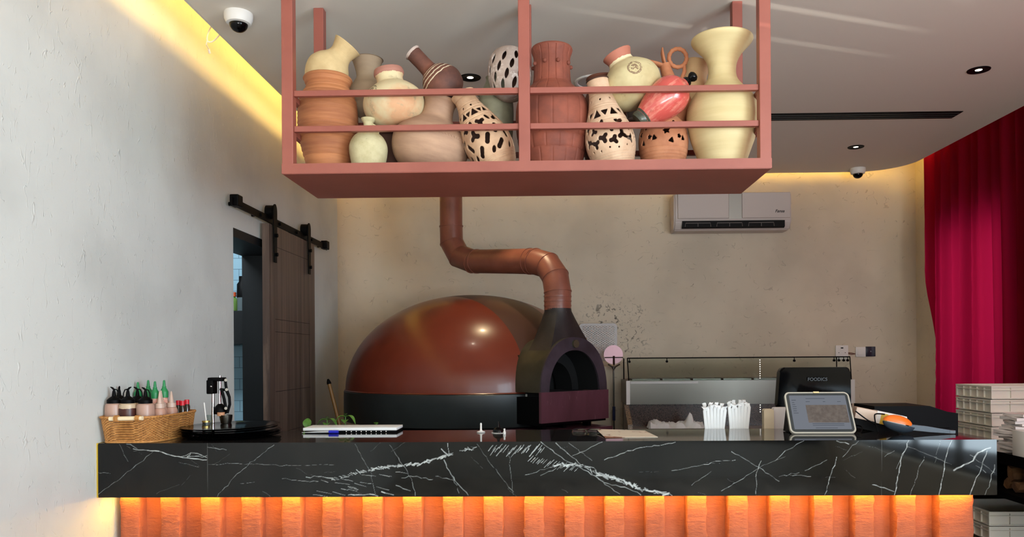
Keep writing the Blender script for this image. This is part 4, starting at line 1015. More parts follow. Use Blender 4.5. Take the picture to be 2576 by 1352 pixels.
# ---------------------------------------------------------------- basket and sauces
BC = Vector((-1.657, 3.188, ZK)); hx, hy = .119, .2; H = .103
bk = empty('wicker_basket', 'woven wicker basket full of sauce bottles at the left end of the counter', 'basket', BC)
def outline(t, sc_): # superellipse
    c, s_ = math.cos(t), math.sin(t); e_ = 2/4.2 if c > 0 else 2/8
    return math.copysign(abs(c)**e_, c)*hx*sc_, math.copysign(abs(s_)**e_, s_)*hy*sc_
nU, rows = 560, 21; bm = B(); g = {}
SUB = 4; stakes = 35
for j in range(rows*SUB+1):
    z = H*j/(rows*SUB); sc_ = .91+.09*(z/H); row = j/SUB; ph = (int(row) % 2)*PI
    bulge = abs(math.sin(PI*row))
    for i in range(nU):
        t = 2*PI*i/nU; x, y = outline(t, sc_); L_ = math.hypot(x, y); off = .0042*(bulge**.6)*(.35+math.sin(stakes*t+ph)*.65)
        g[i, j] = bm.verts.new((x+x/L_*off, y+y/L_*off, z))
for i in range(nU):
    for j in range(rows*SUB):
        i2 = (i+1) % nU; ph = (j//SUB % 2)*PI
        if j % SUB in (0,) and 3 < j < rows*SUB-3 and math.sin(stakes*2*PI*(i+.5)/nU+ph) < -.15: continue
        bm.faces.new((g[i, j], g[i2, j], g[i2, j+1], g[i, j+1]))
bm.faces.new([bm.verts.new((x_, y_, .004)) for x_, y_ in (outline(2*PI*k/40, .9) for k in range(40))])
o = obj('woven_body', bm, m_wicker, bk, 80); md = o.modifiers.new('t', 'SOLIDIFY'); md.thickness = .002
bm = B(); n = 160; tube(bm, [(*outline(2*PI*k/n, 1.01), H+.001*math.sin(k*2.2)) for k in range(n)], [.0048+.0008*math.sin(k*1.9) for k in range(n)], 8, closed=True)
tube(bm, [(*outline(2*PI*k/n, .92), .004) for k in range(n)], .0045, 8, closed=True); obj('rim', bm, m_wicker, bk, 60)
bm = B(); tube(bm, [(-.062, -hy-.008, H-.004), (.07, -hy-.008, H-.002)], .0085, 12); obj('handle', bm, m_stick, bk, 40)
for x in (-.04, .044):
    bm = B()
    for k in range(4): tube(bm, [(x+k*.0045+0, -hy-.008+.011*math.cos(a), H-.003+.011*math.sin(a)) for a in [2*PI*q/12 for q in range(12)]], .0024, 6, closed=True)
    obj('binding', bm, m_wicker, bk, 40)
bz = ZK+.006
def bottle_black(px_, Y, label, fill, yaw, top=975):
    x = at(px_, 1030, Y).x; e = empty('squeeze_bottle', label, 'sauce bottle', (x, Y, bz), (0, 0, yaw), 'squeeze bottles with black nozzles in the basket')
    S = (at(px_, top, Y).z-bz)/.21
    mt = M('sauce_plastic', fill[0], .35, bands=((0, fill[2]*S, fill[1]),) if fill[1] else (), sss=.0)
    obj('body', lathe(B(), [(0, 0), (.033, 0), (.034, .01), (.034, .13*S), (.032, .142*S), (.026, .147*S), (0, .147*S)], 28), mt, e, 40)
    obj('cap', lathe(B(), [(0, .145*S), (.0265, .145*S), (.0265, .16*S), (.018, .168*S), (.008, .175*S), (.006, .192*S), (.003, .203*S), (0, .204*S)], 24), m_black, e, 30)
    bm = B(); tube(bm, [(.003, 0, .198*S), (-.006, 0, .207*S), (-.014, 0, .211*S)], [.004, .004, .002], 8); tube(bm, [(0, 0, .203*S), (.012, 0, .2*S), (.018, 0, .187*S), (.02, 0, .168*S), (.023, 0, .154*S)], .0022, 8); obj('tether', bm, m_black, e, 40)
    return e
pink = ((176, 142, 126), None, 0); 
bottle_black(287, 3.06, 'black-nozzled squeeze bottle of pink sauce nearest the wall', pink, 0)
bottle_black(322, 3.06, 'black-nozzled squeeze bottle with dark brown sauce, front middle', ((190, 168, 140), (70, 34, 28), .127), PI)
bottle_black(366, 3.07, 'black-nozzled squeeze bottle of pink sauce at the front right', pink, 0, 976)
bottle_black(300, 3.14, 'black-nozzled squeeze bottle standing behind the front left pair', ((180, 150, 120), (90, 50, 36), .08), 2.2, 973)
bottle_black(346, 3.15, 'black-nozzled squeeze bottle standing behind the front right pair', ((180, 150, 120), (110, 50, 36), .08), .2, 975)
m_grn = M('green_cap', (36, 128, 74), .4); m_lab = M('white_speckled_label', (186, 90, 74), .4, var=((226, 206, 186), 60, (1, 1, 1)))
for (px_, Y, top, lb) in ((347, 3.27, 962, 'green-capped chilli bottle, leftmost of the four green caps'), (373, 3.28, 957, 'green-capped chilli bottle, second green cap from the left'), (390, 3.22, 960, 'green-capped chilli bottle, third green cap from the left'), (413, 3.235, 957, 'green-capped chilli bottle, rightmost of the four green caps')):
    x = at(px_, 1000, Y).x; e = empty('chilli_bottle', lb, 'sauce bottle', (x, Y, bz), group='green-capped bottles in the basket'); S = (at(px_, top, Y).z-bz)/.24
    obj('body', lathe(B(), [(0, 0), (.022, 0), (.0225, .01), (.0225, .13*S), (.017, .15*S), (.013, .168*S), (0, .168*S)], 24), m_lab, e, 40)
    obj('cap', lathe(B(), [(0, .165*S), (.0165, .165*S), (.017, .188*S), (.0165, .192*S), (.009, .205*S), (.0075, .21*S), (.0085, .2105*S), (.0085, .213*S), (.0065, .2135*S), (.0045, .236*S), (.003, .24*S), (0, .24*S)], 20), m_grn, e, 25)
m_nz = M('pale_nozzle', (214, 184, 166), .35, trans=.25)
m_clr = M('peach_plastic', (196, 150, 130), .35, trans=.2)
for (px_, Y, top, lb) in ((402, 3.115, 985, 'clear-nozzled squeeze bottle beside the front right black one'), (405, 3.2, 983, 'clear-nozzled squeeze bottle half hidden behind another clear one'), (431, 3.23, 985, 'clear-nozzled squeeze bottle beside the red-capped shakers')):
    x = at(px_, 1000, Y).x; e = empty('squeeze_bottle', lb, 'sauce bottle', (x, Y, bz), group='clear-nozzled bottles in the basket'); S = (at(px_, top, Y).z-bz)/.2
    obj('body', lathe(B(), [(0, 0), (.024, 0), (.025, .01), (.025, .115*S), (.02, .128*S), (0, .13*S)], 24), m_clr, e, 40)
    obj('nozzle', lathe(B(), [(0, .129*S), (.019, .129*S), (.0185, .148*S), (.0105, .1485*S), (.0035, .196*S), (.002, .2*S), (0, .2*S)], 20), m_nz, e, 25)
m_redc = M('red_cap', (196, 30, 44), .35); m_dk = M('dark_sauce', (40, 34, 24), .15, coat=.5)
for (px_, Y, top, lb) in ((449, 3.31, 1008, 'red-capped small bottle, leftmost of three'), (459, 3.30, 1009, 'red-capped small bottle, middle of three'), (470, 3.35, 1006, 'red-capped small bottle, rightmost of three')):
    x = at(px_, 1015, Y).x; e = empty('shaker_bottle', lb, 'sauce bottle', (x, Y, bz), group='red-capped bottles in the basket'); h = at(px_, top, Y).z-bz
    obj('body', lathe(B(), [(0, 0), (.012, 0), (.013, .01), (.013, h-.03), (.009, h-.018), (0, h-.018)], 20), m_dk, e, 40)
    obj('cap', lathe(B(), [(0, h-.02), (.0105, h-.02), (.0105, h-.001), (.009, h), (0, h)], 20), m_redc, e, 40)

# ---------------------------------------------------------------- plates
pc = Vector((at(581, 1080, 3.26).x, 3.262, ZK))
pb = [(0, 0), (.15, 0), (.158, .002), (.185, .0062), (.199, .0088), (.2, .0098), (.197, .0108), (.18, .009), (.15, .0055), (0, .0055)]
src = obj('dinner_plate', lathe(B(), pb, 96), m_blackgl, None, 30)
names = ['bottom', 'second', 'third', 'fourth', 'fifth', 'sixth', 'top']
tops = [0, .0065, .013, .0195, .0275, .0355, 0]
for i in range(6):
    o = src if i == 0 else src.copy()
    if i: COL.objects.link(o)
    o.location = pc+Vector((random.uniform(-.004, .004)+(.004 if i < 4 else -.004), random.uniform(-.004, .004), .0005+tops[i]))
    tagit(o, 'large black plate, %s of the stack of six on the counter' % (['lowest', 'second from bottom', 'third from bottom', 'fourth from bottom', 'fifth from bottom', 'topmost and slightly tilted'][i]), 'plate', 'stacked black plates')
    if i >= 4: o.rotation_euler = (math.radians(.6), math.radians(-1.0 if i == 5 else -.6), 0); o.location.z += .001*(i-3)
# ---------------------------------------------------------------- citrus press, jar, glass
p = Vector((at(548, 1080, 3.40).x, 3.40, ZK)); s = 3.40/F
pr = empty('citrus_press', 'black cast-iron citrus press with chrome column behind the plates', 'citrus press', p)
def pp(x, y, dy=0): q = at(x, y, 3.40+dy); return Vector((q.x-p.x, dy, q.z-p.z))
obj('base', rbox((0.0, .0, .012), (.13, .1, .022), .008), m_black, pr, 40)
bm = B(); tube(bm, [pp(536, 1084), pp(536, 985)], .006*1.1, 16); obj('column', bm, m_chrome, pr, 40)
obj('head', rbox((pp(533, 974)+pp(533, 974))/2, (.03, .05, .062), .004), m_black, pr, 40)
obj('top_arm', rbox(pp(546, 955), (.07, .045, .017), .005), m_black, pr, 40)
bm = B(); tube(bm, [pp(553, 1018), pp(553, 946)], .0055, 14); obj('rack_shaft', bm, m_chrome, pr, 40)
bm = B(); tube(bm, [pp(567, 957, -.02), pp(568, 970, -.02), pp(570, 982, -.02)], .006, 10); tube(bm, [pp(570, 982, -.025), pp(577, 1000, -.025), pp(578, 1018, -.025), pp(572, 1040, -.025)], [.007, .006, .006, .006], 10)
tube(bm, [pp(557, 980, -.022), pp(564, 1005, -.022), pp(568, 1028, -.022)], .0065, 10); tube(bm, [pp(554, 980, -.02), pp(570, 982, -.02)], .006, 10); obj('lever', bm, m_black, pr, 40)
for q in ((568, 957), (570, 981), (568, 1028)): bm = B(); tube(bm, [pp(*q, -.026), pp(*q, -.036)], .0065, 14); obj('bolt', bm, m_steel, pr, 40)
obj('cone', lathe(B(), [(.0, .09), (.026, .09), (.03, .1), (.024, .12), (.01, .135), (0, .137)], 24, Matrix.Translation((pp(554, 1030).x, 0, -.005))), m_black, pr, 50)
obj('juice_cup', lathe(B(), [(0, .048), (.022, .048), (.026, .065), (.028, .085), (.026, .085), (.02, .05), (0, .05)], 28, Matrix.Translation((pp(573, 1040).x, -.02, -.003))), m_steel, pr, 40)
bm = B(); tube(bm, [pp(556, 1038, -.03), pp(556, 1047, -.03)], .016, 20); obj('wooden_collar', bm, M('cork', (190, 136, 100), .6), pr, 40)
obj('knob', rbox(pp(531, 973, -.027), (.008, .006, .006), .002), m_chrome, pr, 40)
p = Vector((at(519, 1080, 3.36).x, 3.36, ZK)); h = at(517, 1059, 3.36).z-ZK
e = empty('glass_jar', 'small glass jar with gold lid and white straw behind the plates', 'jar', p)
obj('body', lathe(B(), [(0, 0), (.015, 0), (.016, .004), (.016, h-.006), (0, h-.006)], 24), m_glass, e, 40)
obj('lid', lathe(B(), [(0, h-.007), (.0175, h-.007), (.0175, h), (0, h+.001)], 24), M('gold_lid', (196, 170, 96), .3, .8), e, 40)
bm = B(); tube(bm, [(0, 0, h), (-.009, 0, h+.08)], .0028, 8); obj('straw', bm, m_white, e, 40)
p = at(527, 1060, 3.44); e = tagit(obj('drinking_glass', lathe(B(), [(0, 0), (.011, 0), (.013, .078), (.0115, .078), (.0098, .004), (0, .004)], 24), m_glass, None, 40, loc=(p.x, 3.44, ZK)), 'small clear glass standing between jar and citrus press', 'glass')
# ---------------------------------------------------------------- notepad, pen, basil
a, b2 = at(762, 1092, 3.38), at(998, 1092, 3.38)
nb = empty('ring_binder', 'white paper pad on a black spiral binder lying on the counter', 'binder', ((a.x+b2.x)/2, 3.375, ZK)); wN = b2.x-a.x
obj('cover', rbox((.004, .08, .0045), (wN-.008, .15, .008), .002), m_black, nb, 40)
obj('page_stack', rbox((-.001, .082, .0155), (wN, .145, .0125), .0015), m_paper, nb, 40)
bm = B()
for k in range(9): bmesh.ops.create_uvsphere(bm, u_segments=8, v_segments=6, radius=.0028, matrix=Matrix.Translation((-.015+k*(wN/2-.01)/9, .004, .0052)))
obj('spiral', bm, m_white, nb, 40)
e = empty('ballpoint_pen', 'blue-capped ballpoint pen lying in front of the white pad', 'pen', (at(830, 1090, 3.35).x, 3.352, ZK+.0075))
bm = B(); tube(bm, [(-.125, -.0, -.003), (-.06, 0, -.001), (.01, 0, 0)], [.001, .004, .0045], 10); obj('barrel', bm, M('pen_clear', (180, 180, 180), .2), e, 40)
bm = B(); tube(bm, [(-.005, 0, 0), (.037, 0, 0)], .0068, 12); obj('cap', bm, M('pen_blue', (34, 40, 180), .3), e, 40)
bench = empty('back_bench', 'dark low work bench behind the marble counter, mostly hidden', 'bench')
obj('bench_top', rbox((0, 3.75, .985), (3.3, .5, .03), .004), m_black, bench)
bm = B()
for x in (-1.6, -.5, .5, 1.6): box(bm, (x, 3.75, .485), (.05, .46, .97))
obj('leg', bm, m_black, bench)
m_leaf = M('basil_leaf', (96, 142, 56), .45, transl=.25, var=((72, 112, 42), 30, (1, 1, 1)))
def leafmesh(bm, p, d, L_, W_, droop=.3):
    d = Vector(d).normalized(); sd_ = d.cross(Vector((0, 0, 1))).normalized(); up = sd_.cross(d); n = 8; rows_ = []
    for i in range(n+1):
        t = i/n; wv = W_*math.sin(PI*min(1, t*.97+.02))**.8; c = p+d*L_*t+up*(.25*L_*math.sin(t*PI*.9)-droop*L_*t*t)
        rows_.append([bm.verts.new(c+sd_*wv*q/2+up*abs(q)*W_*.18) for q in (-1, -.5, 0, .5, 1)])
    for a_, b_2 in zip(rows_, rows_[1:]):
        for k in range(4): bm.faces.new((a_[k], a_[k+1], b_2[k+1], b_2[k]))
Yp = 3.62
bp = empty('basil_plant', 'green basil plants in a low trough behind the white pad', 'plant', (at(830, 1090, Yp).x, Yp, 1.0))
obj('trough', rbox((.02, 0, .03), (.36, .09, .06), .006), m_char, bp, 40)
for (px_, top, ls) in ((777, 1056, 1), (823, 1058, 2), (869, 1050, 2), (946, 1066, 0)):
    q = at(px_, top, Yp); x = q.x-bp.location.x; z = q.z-1.0
    bm = B(); tube(bm, [(x, 0, .05), (x, 0, z)], .0022, 8); obj('stem', bm, m_leaf, bp, 40)
    bm = B()
    if ls == 1: leafmesh(bm, Vector((x, -.01, z+.005)), (0.05, -.4, -1), .055, .04, 0)
    elif ls == 2:
        leafmesh(bm, Vector((x, 0, z)), (1, -.3, -.25), .06, .03, .5); leafmesh(bm, Vector((x, 0, z)), (-1, -.3, -.25), .055, .028, .5)
        leafmesh(bm, Vector((x, 0, z+.008)), (.3, -.8, .4), .02, .018); leafmesh(bm, Vector((x, 0, z-.02)), (.1, -1, -.1), .035, .035)
    else: leafmesh(bm, Vector((x, 0, z-.01)), (0, -.6, .8), .022, .022)
    o = obj('leaf', bm, m_leaf, bp, 60)
# small caps on the counter
def lpos(px_, py_): q = atZ(px_, py_, ZK); return Vector((q.x, q.y, ZK))
e = tagit(obj('valve_cap', lathe(B(), [(0, 0), (.018, .001), (.019, .003), (.014, .006), (.008, .007), (.0045, .012), (.004, .03), (.0045, .036), (.003, .042), (0, .042)], 24), m_white, None, 40, loc=lpos(1210, 1089)), 'white plastic nozzle cap standing alone on the counter', 'cap')
e = tagit(obj('nozzle_cap', lathe(B(), [(0, .003), (.025, .003), (.0245, .012), (.019, .02), (.008, .026), (.004, .04), (.002, .05), (0, .05)], 24), m_blackgl, None, 40, loc=lpos(1254, 1090)), 'black pointed nozzle cap lying on a white ring', 'cap')
e = tagit(obj('gasket_ring', lathe(B(), [(.02, 0), (.03, 0), (.031, .002), (.02, .003)], 24), m_white, None, 40, loc=lpos(1254, 1090)), 'thin white plastic ring under the black nozzle cap', 'ring')
e = tagit(obj('plastic_plug', lathe(B(), [(0, 0), (.006, 0), (.0065, .01), (.004, .012), (.004, .024), (0, .024)], 16), m_white, None, 40, loc=lpos(1269, 1093)), 'tiny white plastic plug beside the black nozzle cap', 'plug')
for px_, nm in ((1458, 'left of the two'), (1494, 'right of the two, touching the menu')):
    tagit(obj('glass_dish', lathe(B(), [(0, .012), (.018, .012), (.028, .01), (.033, .0), (.035, 0), (.03, .013), (.018, .0155), (0, .0155)], 32), m_glass, None, 40, loc=lpos(px_, 1088)), 'clear round glass dish on the counter, '+nm, 'dish')
# menu sheet
q = [atZ(1500, 1087, ZK), atZ(1622, 1086, ZK), atZ(1655, 1101, ZK), atZ(1522, 1103, ZK)]
bm = B(); a = [bm.verts.new(Vector((v.x, v.y, ZK+z_))) for v, z_ in zip(q, (.012, .004, .002, .003))]
bm.faces.new(a); bmesh.ops.subdivide_edges(bm, edges=bm.edges[:], cuts=6, use_grid_fill=True)
m_menu = M('printed_menu', (226, 212, 190), .5, var=((150, 96, 70), 14, (1, 1, 1), .58, .63))
o = obj('menu_sheet', bm, m_menu); md = o.modifiers.new('t', 'SOLIDIFY'); md.thickness = .0015; tagit(o, 'printed cream menu sheet with brown pictures lying flat on the counter', 'menu')

# ---------------------------------------------------------------- wrapped cutlery
YC = 3.56; ORD = ['first', 'second', 'third', 'fourth', 'fifth', 'sixth', 'seventh', 'eighth', 'ninth', 'tenth', 'eleventh', 'twelfth', 'thirteenth', 'fourteenth']
for (cx_, wpx, topy, nm) in ((1795, 52, 1032, 'left'), (1856, 50, 1026, 'right')):
    cxw = at(cx_, 1080, YC).x
    cup = tagit(obj('cutlery_cup', lathe(B(), [(0, 0), (.04, 0), (.046, .07), (.044, .07), (.038, .003), (0, .003)], 32), m_black, None, 40, loc=(cxw, YC, 1.0)), 'black cup holding the %s bundle of wrapped cutlery, behind the counter edge' % nm, 'cup')
    n = 11
    for k in range(n):
        row = 0 if k < 7 else 1
        u = (k/6-.5) if row == 0 else ((k-7)/3-.5)*.8
        xb_, xt_ = u*.058, u*wpx*YC/F*.98; yb_, yt_ = (-.018 if row == 0 else .01), (-.03 if row == 0 else .015)
        zt_ = at(cx_, topy-(8 if row else 0), YC).z-1.0+random.uniform(-.006, .008)
        bm = B(); w1, d1_ = .0074, .0045; segs = 5; rr = []
        for j in range(segs+3):
            t = min(1, j/segs); x = xb_+(xt_-xb_)*t; y = yb_+(yt_-yb_)*t; z = .01+(zt_-.01)*t
            if j > segs: z += .009*(j-segs); x += random.uniform(-.007, .007); y += random.uniform(-.006, .002)
            ww = w1 if j <= segs else w1*1.15
            rr.append([bm.verts.new((x+ww*a_+(random.uniform(-.002, .002) if j > segs else 0), y+d1_*b_2, z+(random.uniform(-.003, .003) if j > segs else 0))) for a_, b_2 in ((-.9, -.5), (0, -1), (.9, -.5), (1, .5), (0, .8), (-1, .5))])
        for a_, b_2 in zip(rr, rr[1:]):
            for q_ in range(6): bm.faces.new((a_[q_], a_[(q_+1) % 6], b_2[(q_+1) % 6], b_2[q_]))
        bm.faces.new(rr[0][::-1]); bm.faces.new(rr[-1])
        tagit(obj('wrapped_cutlery', bm, m_paper, None, 40, loc=(cxw, YC, 1.0)), 'white paper-wrapped cutlery upright in the %s bundle, %s row, %s from the left' % (nm, ('front', 'back')[row], ORD[k if row == 0 else k-7]), 'cutlery', 'wrapped cutlery in the %s bundle' % nm)
# cards
for (xa, xb_, ya, Y, mt, lb) in ((1922, 1947, 1030, 3.56, m_wax, 'cream card folder standing behind the counter beside the white one'), (1946, 1992, 1026, 3.58, m_paper, 'white card folder standing between cream folder and tablet')):
    A, Bp = at(xa, ya, Y), at(xb_, ya, Y); wv, hv = Bp.x-A.x, A.z-1.0
    bm = prism(B(), roundrect(wv, hv, .01, 5, 0, hv/2), lambda u, v_, w_: Vector((u, w_, v_)), 0, .035); tagit(obj('card_folder', bm, mt, None, loc=((A.x+Bp.x)/2, Y, 1.0)), lb, 'folder')
# POS monitor
YM = 3.72; A, Bp = at(1957, 924, YM), at(2142, 924, YM); wv = Bp.x-A.x; zc0 = at(2050, 1030, YM).z; hv = at(2050, 924, YM).z-zc0
po = empty('pos_monitor', 'glossy black point-of-sale monitor seen from behind, behind the tablet', 'monitor', ((A.x+Bp.x)/2, YM, 1.0))
bm = B(); cz = (zc0-1.0)
prism(bm, roundrect(wv*.98, hv*.99, .022, 8, 0, 0), lambda u, v_, w_: Vector((u*(1+.06*(-v_/hv)), w_-.02*(v_/hv), v_)), 0, .05)
bmesh.ops.bevel(bm, geom=[e_ for e_ in bm.edges if abs(e_.verts[0].co.y-e_.verts[1].co.y) < .03], offset=.008, segments=3, affect='EDGES')
o = obj('housing', bm, m_blackgl, po, 40, loc=(0, 0, cz+hv/2))
bm = B(); tube(bm, [(0, .03, .01), (0, .02, cz+.08)], .035, 20); obj('neck', bm, m_black, po, 40)
obj('foot', rbox((0, .03, .008), (.2, .16, .014), .005), m_black, po, 40)
text('FOODICS', .022, M('dark_letter', (17, 17, 19), .4), po, (at(2054, 958, YM).x-po.location.x, -.014, at(2054, 955, YM).z-1.0), (PI/2, 0, 0))
# tablet
tb = empty('tablet_computer', 'tablet in clear case leaning back on the counter, showing a grey page', 'tablet', lpos(2073, 1093))
q = atZ(2073, 1093, ZK); wt = 163/F*q.y; ht_ = .196; lean = math.radians(31)
tb.rotation_euler = (0, 0, math.radians(-1.5))
ta = Matrix.Rotation(-lean, 4, 'X') @ Matrix.Translation((0, 0, 0))
def tpart(name, w_, h_, r_, d0_, d1_, mat, cx_=0, cz_=0, hole=None):
    bm = prism(B(), roundrect(w_, h_, r_, 6, cx_, cz_+ht_/2), lambda u, v_, wq: Vector((u, wq, v_+.003)), d0_, d1_); bm.transform(ta); return obj(name, bm, mat, tb)
m_case = M('clear_case', (206, 200, 184), .2, trans=.3)
cs = tpart('case', wt, ht_, .022, -.001, .012, m_case)
tpart('bezel', wt-.014, ht_-.014, .016, -.003, 0, M('dark_bezel', (44, 50, 52), .15))
scr = tpart('screen', wt-.036, ht_-.036, .004, -.0035, -.002, emat('screen_page', (168, 174, 186), .62))
def spart(name, x0_, x1_, z0_, z1_, mat, d=-.0040):
    bm = box2(B(), (x0_, d, z0_), (x1_, d+.0006, z1_)); bm.transform(ta); o = obj(name, bm, mat, scr); return o
g1 = emat('screen_photo', (104, 98, 96), .55)
m_ph = M('screen_photo_tex', (60, 52, 48), .5, emis=(110, 100, 92), estr=.25, var=((84, 76, 70), 60, (1, 1, 1)))
spart('picture', -.055, wt/2-.022, .052, .135, m_ph)
g2 = emat('screen_text', (92, 98, 112), .5)
bm = B()
for k, (w_, z) in enumerate(((.018, .158), (.01, .146), (.012, .136), (.016, .126), (.015, .116), (.014, .106), (.02, .096))): box2(bm, (-wt/2+.026, -.0040, z), (-wt/2+.026+w_, -.0034, z+.0016))
for x0_, x1_, z in ((-.05, .03, .165), (-.052, -.035, .15), (.02, .03, .15), (.08, .095, .15), (-.04, .09, .046), (-.04, .09, .038), (-.03, .06, .026)): box2(bm, (x0_, -.0040, z), (x1_, -.0034, z+.0014))
bm.transform(ta); obj('page_text', bm, g2, scr)
bm = B(); prism(bm, [(.03, .002), (.13, .002), (.125, .01), (.088, .10), (.078, .10)], lambda u, v_, w_: Vector((w_, u, v_)), -wt/2+.004, wt/2-.05); obj('stand_flap', bm, m_black, tb)
bm = box2(B(), (-.012, -.004, ht_-.0035), (.012, .008, ht_+.004)); bm.transform(ta); obj('camera_tab', bm, M('tab_yellow', (222, 204, 150), .4), tb)
# ---------------------------------------------------------------- carton, tool, cash box
A = lpos(2160, 1088)
e = empty('paper_carton', 'white and beige paper carton with yellow label lying behind the orange tool', 'carton', (at(2215, 1060, 3.33).x, 3.36, ZK+.03), (math.radians(0), math.radians(12), math.radians(-10)))
obj('carton_body', rbox((0, 0, .03), (.21, .07, .05), .006), M('carton_card', (214, 190, 172), .6), e, 40)
bm = box2(B(), (-.02, -.0365, .004), (.10, .0365, .0562)); obj('white_sleeve', bm, m_white, e)
bm = box2(B(), (-.002, -.0372, .003), (.026, -.0366, .05)); obj('yellow_label', bm, M('yellow_label', (196, 160, 50), .5), e)
bm = box2(B(), (-.10, -.034, -.034), (.08, .034, .004)); obj('lower_tray', bm, m_black, e)
e = empty('cutting_tool', 'handheld tool with orange top and dark grey body and long blade arm', 'tool', lpos(2262, 1092), (0, 0, math.radians(-4)))
s = e.location.y/F
def ellip(bm, c, r, ang=0, half=0):
    ret = bmesh.ops.create_uvsphere(bm, u_segments=32, v_segments=20, radius=1)
    vs_ = ret['verts']
    for v_ in vs_:
        if half == 1 and v_.co.z < 0: v_.co.z = 0
        if half == -1 and v_.co.z > 0: v_.co.z = 0
    bmesh.ops.transform(bm, verts=vs_, matrix=Matrix.Translation(c) @ Matrix.Rotation(ang, 4, 'Y') @ Matrix.Diagonal((r[0], r[1], r[2], 1)))
a_ = math.radians(13)
bm = B(); ellip(bm, (0, 0, 24*s), (40*s, .028, 20*s), a_, -1); obj('body', bm, M('slate_plastic', (52, 62, 72), .35), e, 50)
bm = B(); ellip(bm, (-4*s, 0, 27*s), (36*s, .026, 19*s), a_, 1); obj('orange_cover', bm, M('orange_plastic', (240, 116, 34), .35), e, 50)
bm = B(); prism(bm, [(20*s, 24*s), (60*s, 20*s), (105*s, 12*s), (130*s, 8*s), (130*s, 1*s), (70*s, 5*s), (22*s, 10*s)], lambda u, v_, w_: Vector((u, w_, v_)), -.012, .012); bmesh.ops.bevel(bm, geom=bm.edges[:], offset=.002, segments=2); obj('arm', bm, M('slate_plastic2', (58, 66, 76), .35), e, 40)
bm = B(); box2(bm, (118*s, -.013, 2*s), (131*s, .013, 9*s)); obj('arm_tip', bm, M('tip_grey', (90, 100, 106), .4), e)
Zc = ZK+.005
pts = [at(2152, 1035, 3.3), at(2180, 1056, 3.29), at(2203, 1070, 3.28), at(2200, 1050, 3.28), at(2205, 1042, 3.28), at(2225, 1043, 3.3)]
bm = B(); tube(bm, catmull([tuple(v_) for v_ in pts[:3]]+[tuple(at(2208, 1088, 3.28))], 20), .0028, 8); tube(bm, catmull([tuple(at(2207, 1086, 3.27)), tuple(pts[3]), tuple(pts[4]), tuple(pts[5])], 20), .0028, 8)
tube(bm, catmull([tuple(at(2150, 1070, 3.36)), tuple(at(2168, 1075, 3.3)), tuple(at(2165, 1089, 3.27)), tuple(at(2156, 1091, 3.27))], 20), .0028, 8)
tagit(obj('power_cord', bm, m_black, None, 40), 'thin black cord looping over the carton and down to the counter', 'cord')
YD = 3.62; A, Bp = at(2200, 1023, YD), at(2410, 1023, YD)
e = empty('cash_drawer', 'wide black cash drawer box behind the orange tool', 'cash drawer', ((A.x+Bp.x)/2, YD+.12, 1.0))
wd = Bp.x-A.x; hd = A.z-1.0
bm = B(); prism(bm, [(-wd/2, 0), (wd/2, 0), (wd/2, hd*.82), (wd/2-.05, hd*.86), (wd/2-.13, hd), (-wd/2, hd)], lambda u, v_, w_: Vector((u, w_, v_)), -.12, .12); obj('case', bm, m_black, e)
obj('drawer_front', rbox((-.01, -.122, .05), (wd-.06, .008, .08), .003), m_black, e)
bx = box2(B(), (-1.6, 3.5, .0), (1.6, 3.52, .1)); bx.free()
# ---------------------------------------------------------------- right side unit with crates
UX = 2.2
un = empty('side_unit', 'black side unit at the right with firewood niche, carrying crates', 'side unit', (0, 0, 0))
bm = B(); box2(bm, (UX, 3.1, .90), (3.05, 5.2, .955)); obj('unit_top', bm, m_blackgl, un)
bm = B(); box2(bm, (UX, 3.1, .735), (3.05, 5.2, .765)); obj('deck', bm, m_black, un)
bm = B(); box2(bm, (UX, 3.1, .34), (3.05, 5.2, .37)); obj('deck', bm, m_black, un)
bm = B(); box2(bm, (UX+.55, 3.1, 0), (UX+.57, 5.2, .955)); obj('back_board', bm, m_black, un)
for y in (3.13, 5.17):
    for x in (UX+.03, 3.02): bm = B(); box(bm, (x, y, .45), (.05, .05, .9)); obj('leg', bm, m_black, un)
# firewood
barks = [M('wood_a', (150, 108, 70), .8, var=((96, 64, 40), 10, (1, 1, 1)), bump=(40, .5, (1, 4, 1))), M('wood_b', (120, 82, 52), .8, var=((80, 54, 36), 10, (1, 1, 1)), bump=(40, .5, (1, 4, 1)))]
ws = [(.04, 3.42), (.04, 3.52), (.04, 3.62), (.04, 3.72), (.04, 3.83), (.10, 3.47), (.10, 3.57), (.10, 3.68), (.10, 3.79)]
lbs = ['bottom row, nearest the camera', 'bottom row, second from the camera', 'bottom row, third from the camera', 'bottom row, fourth from the camera', 'bottom row, farthest back', 'top row, nearest the camera', 'top row, second from the camera', 'top row, third from the camera', 'top row, farthest back']
for i, (h, y) in enumerate(ws):
    bm = B(); n = 7; r = .037; rr = [r*random.uniform(.85, 1.12) for _ in range(n)]; A_ = []
    for j in range(6): A_.append([bm.verts.new((.02+j*.07+random.uniform(-.004, .004), rr[k]*math.cos(2*PI*k/n)+random.uniform(-.003, .003), .7*rr[k]*math.sin(2*PI*k/n)+random.uniform(-.002, .002))) for k in range(n)])
    for a_, b_2 in zip(A_, A_[1:]):
        for k in range(n): bm.faces.new((a_[k], a_[(k+1) % n], b_2[(k+1) % n], b_2[k]))
    bm.faces.new(A_[0][::-1]); bm.faces.new(A_[-1])
    o = obj('firewood_log', bm, barks[i % 2], None, loc=(UX+.02+random.uniform(0, .03), y, .765+h*.9-.006)); o.rotation_euler = (random.uniform(0, 3), 0, random.uniform(-.05, .05))
    tagit(o, 'split firewood log in the side unit niche, '+lbs[i], 'firewood', 'firewood in the side unit')
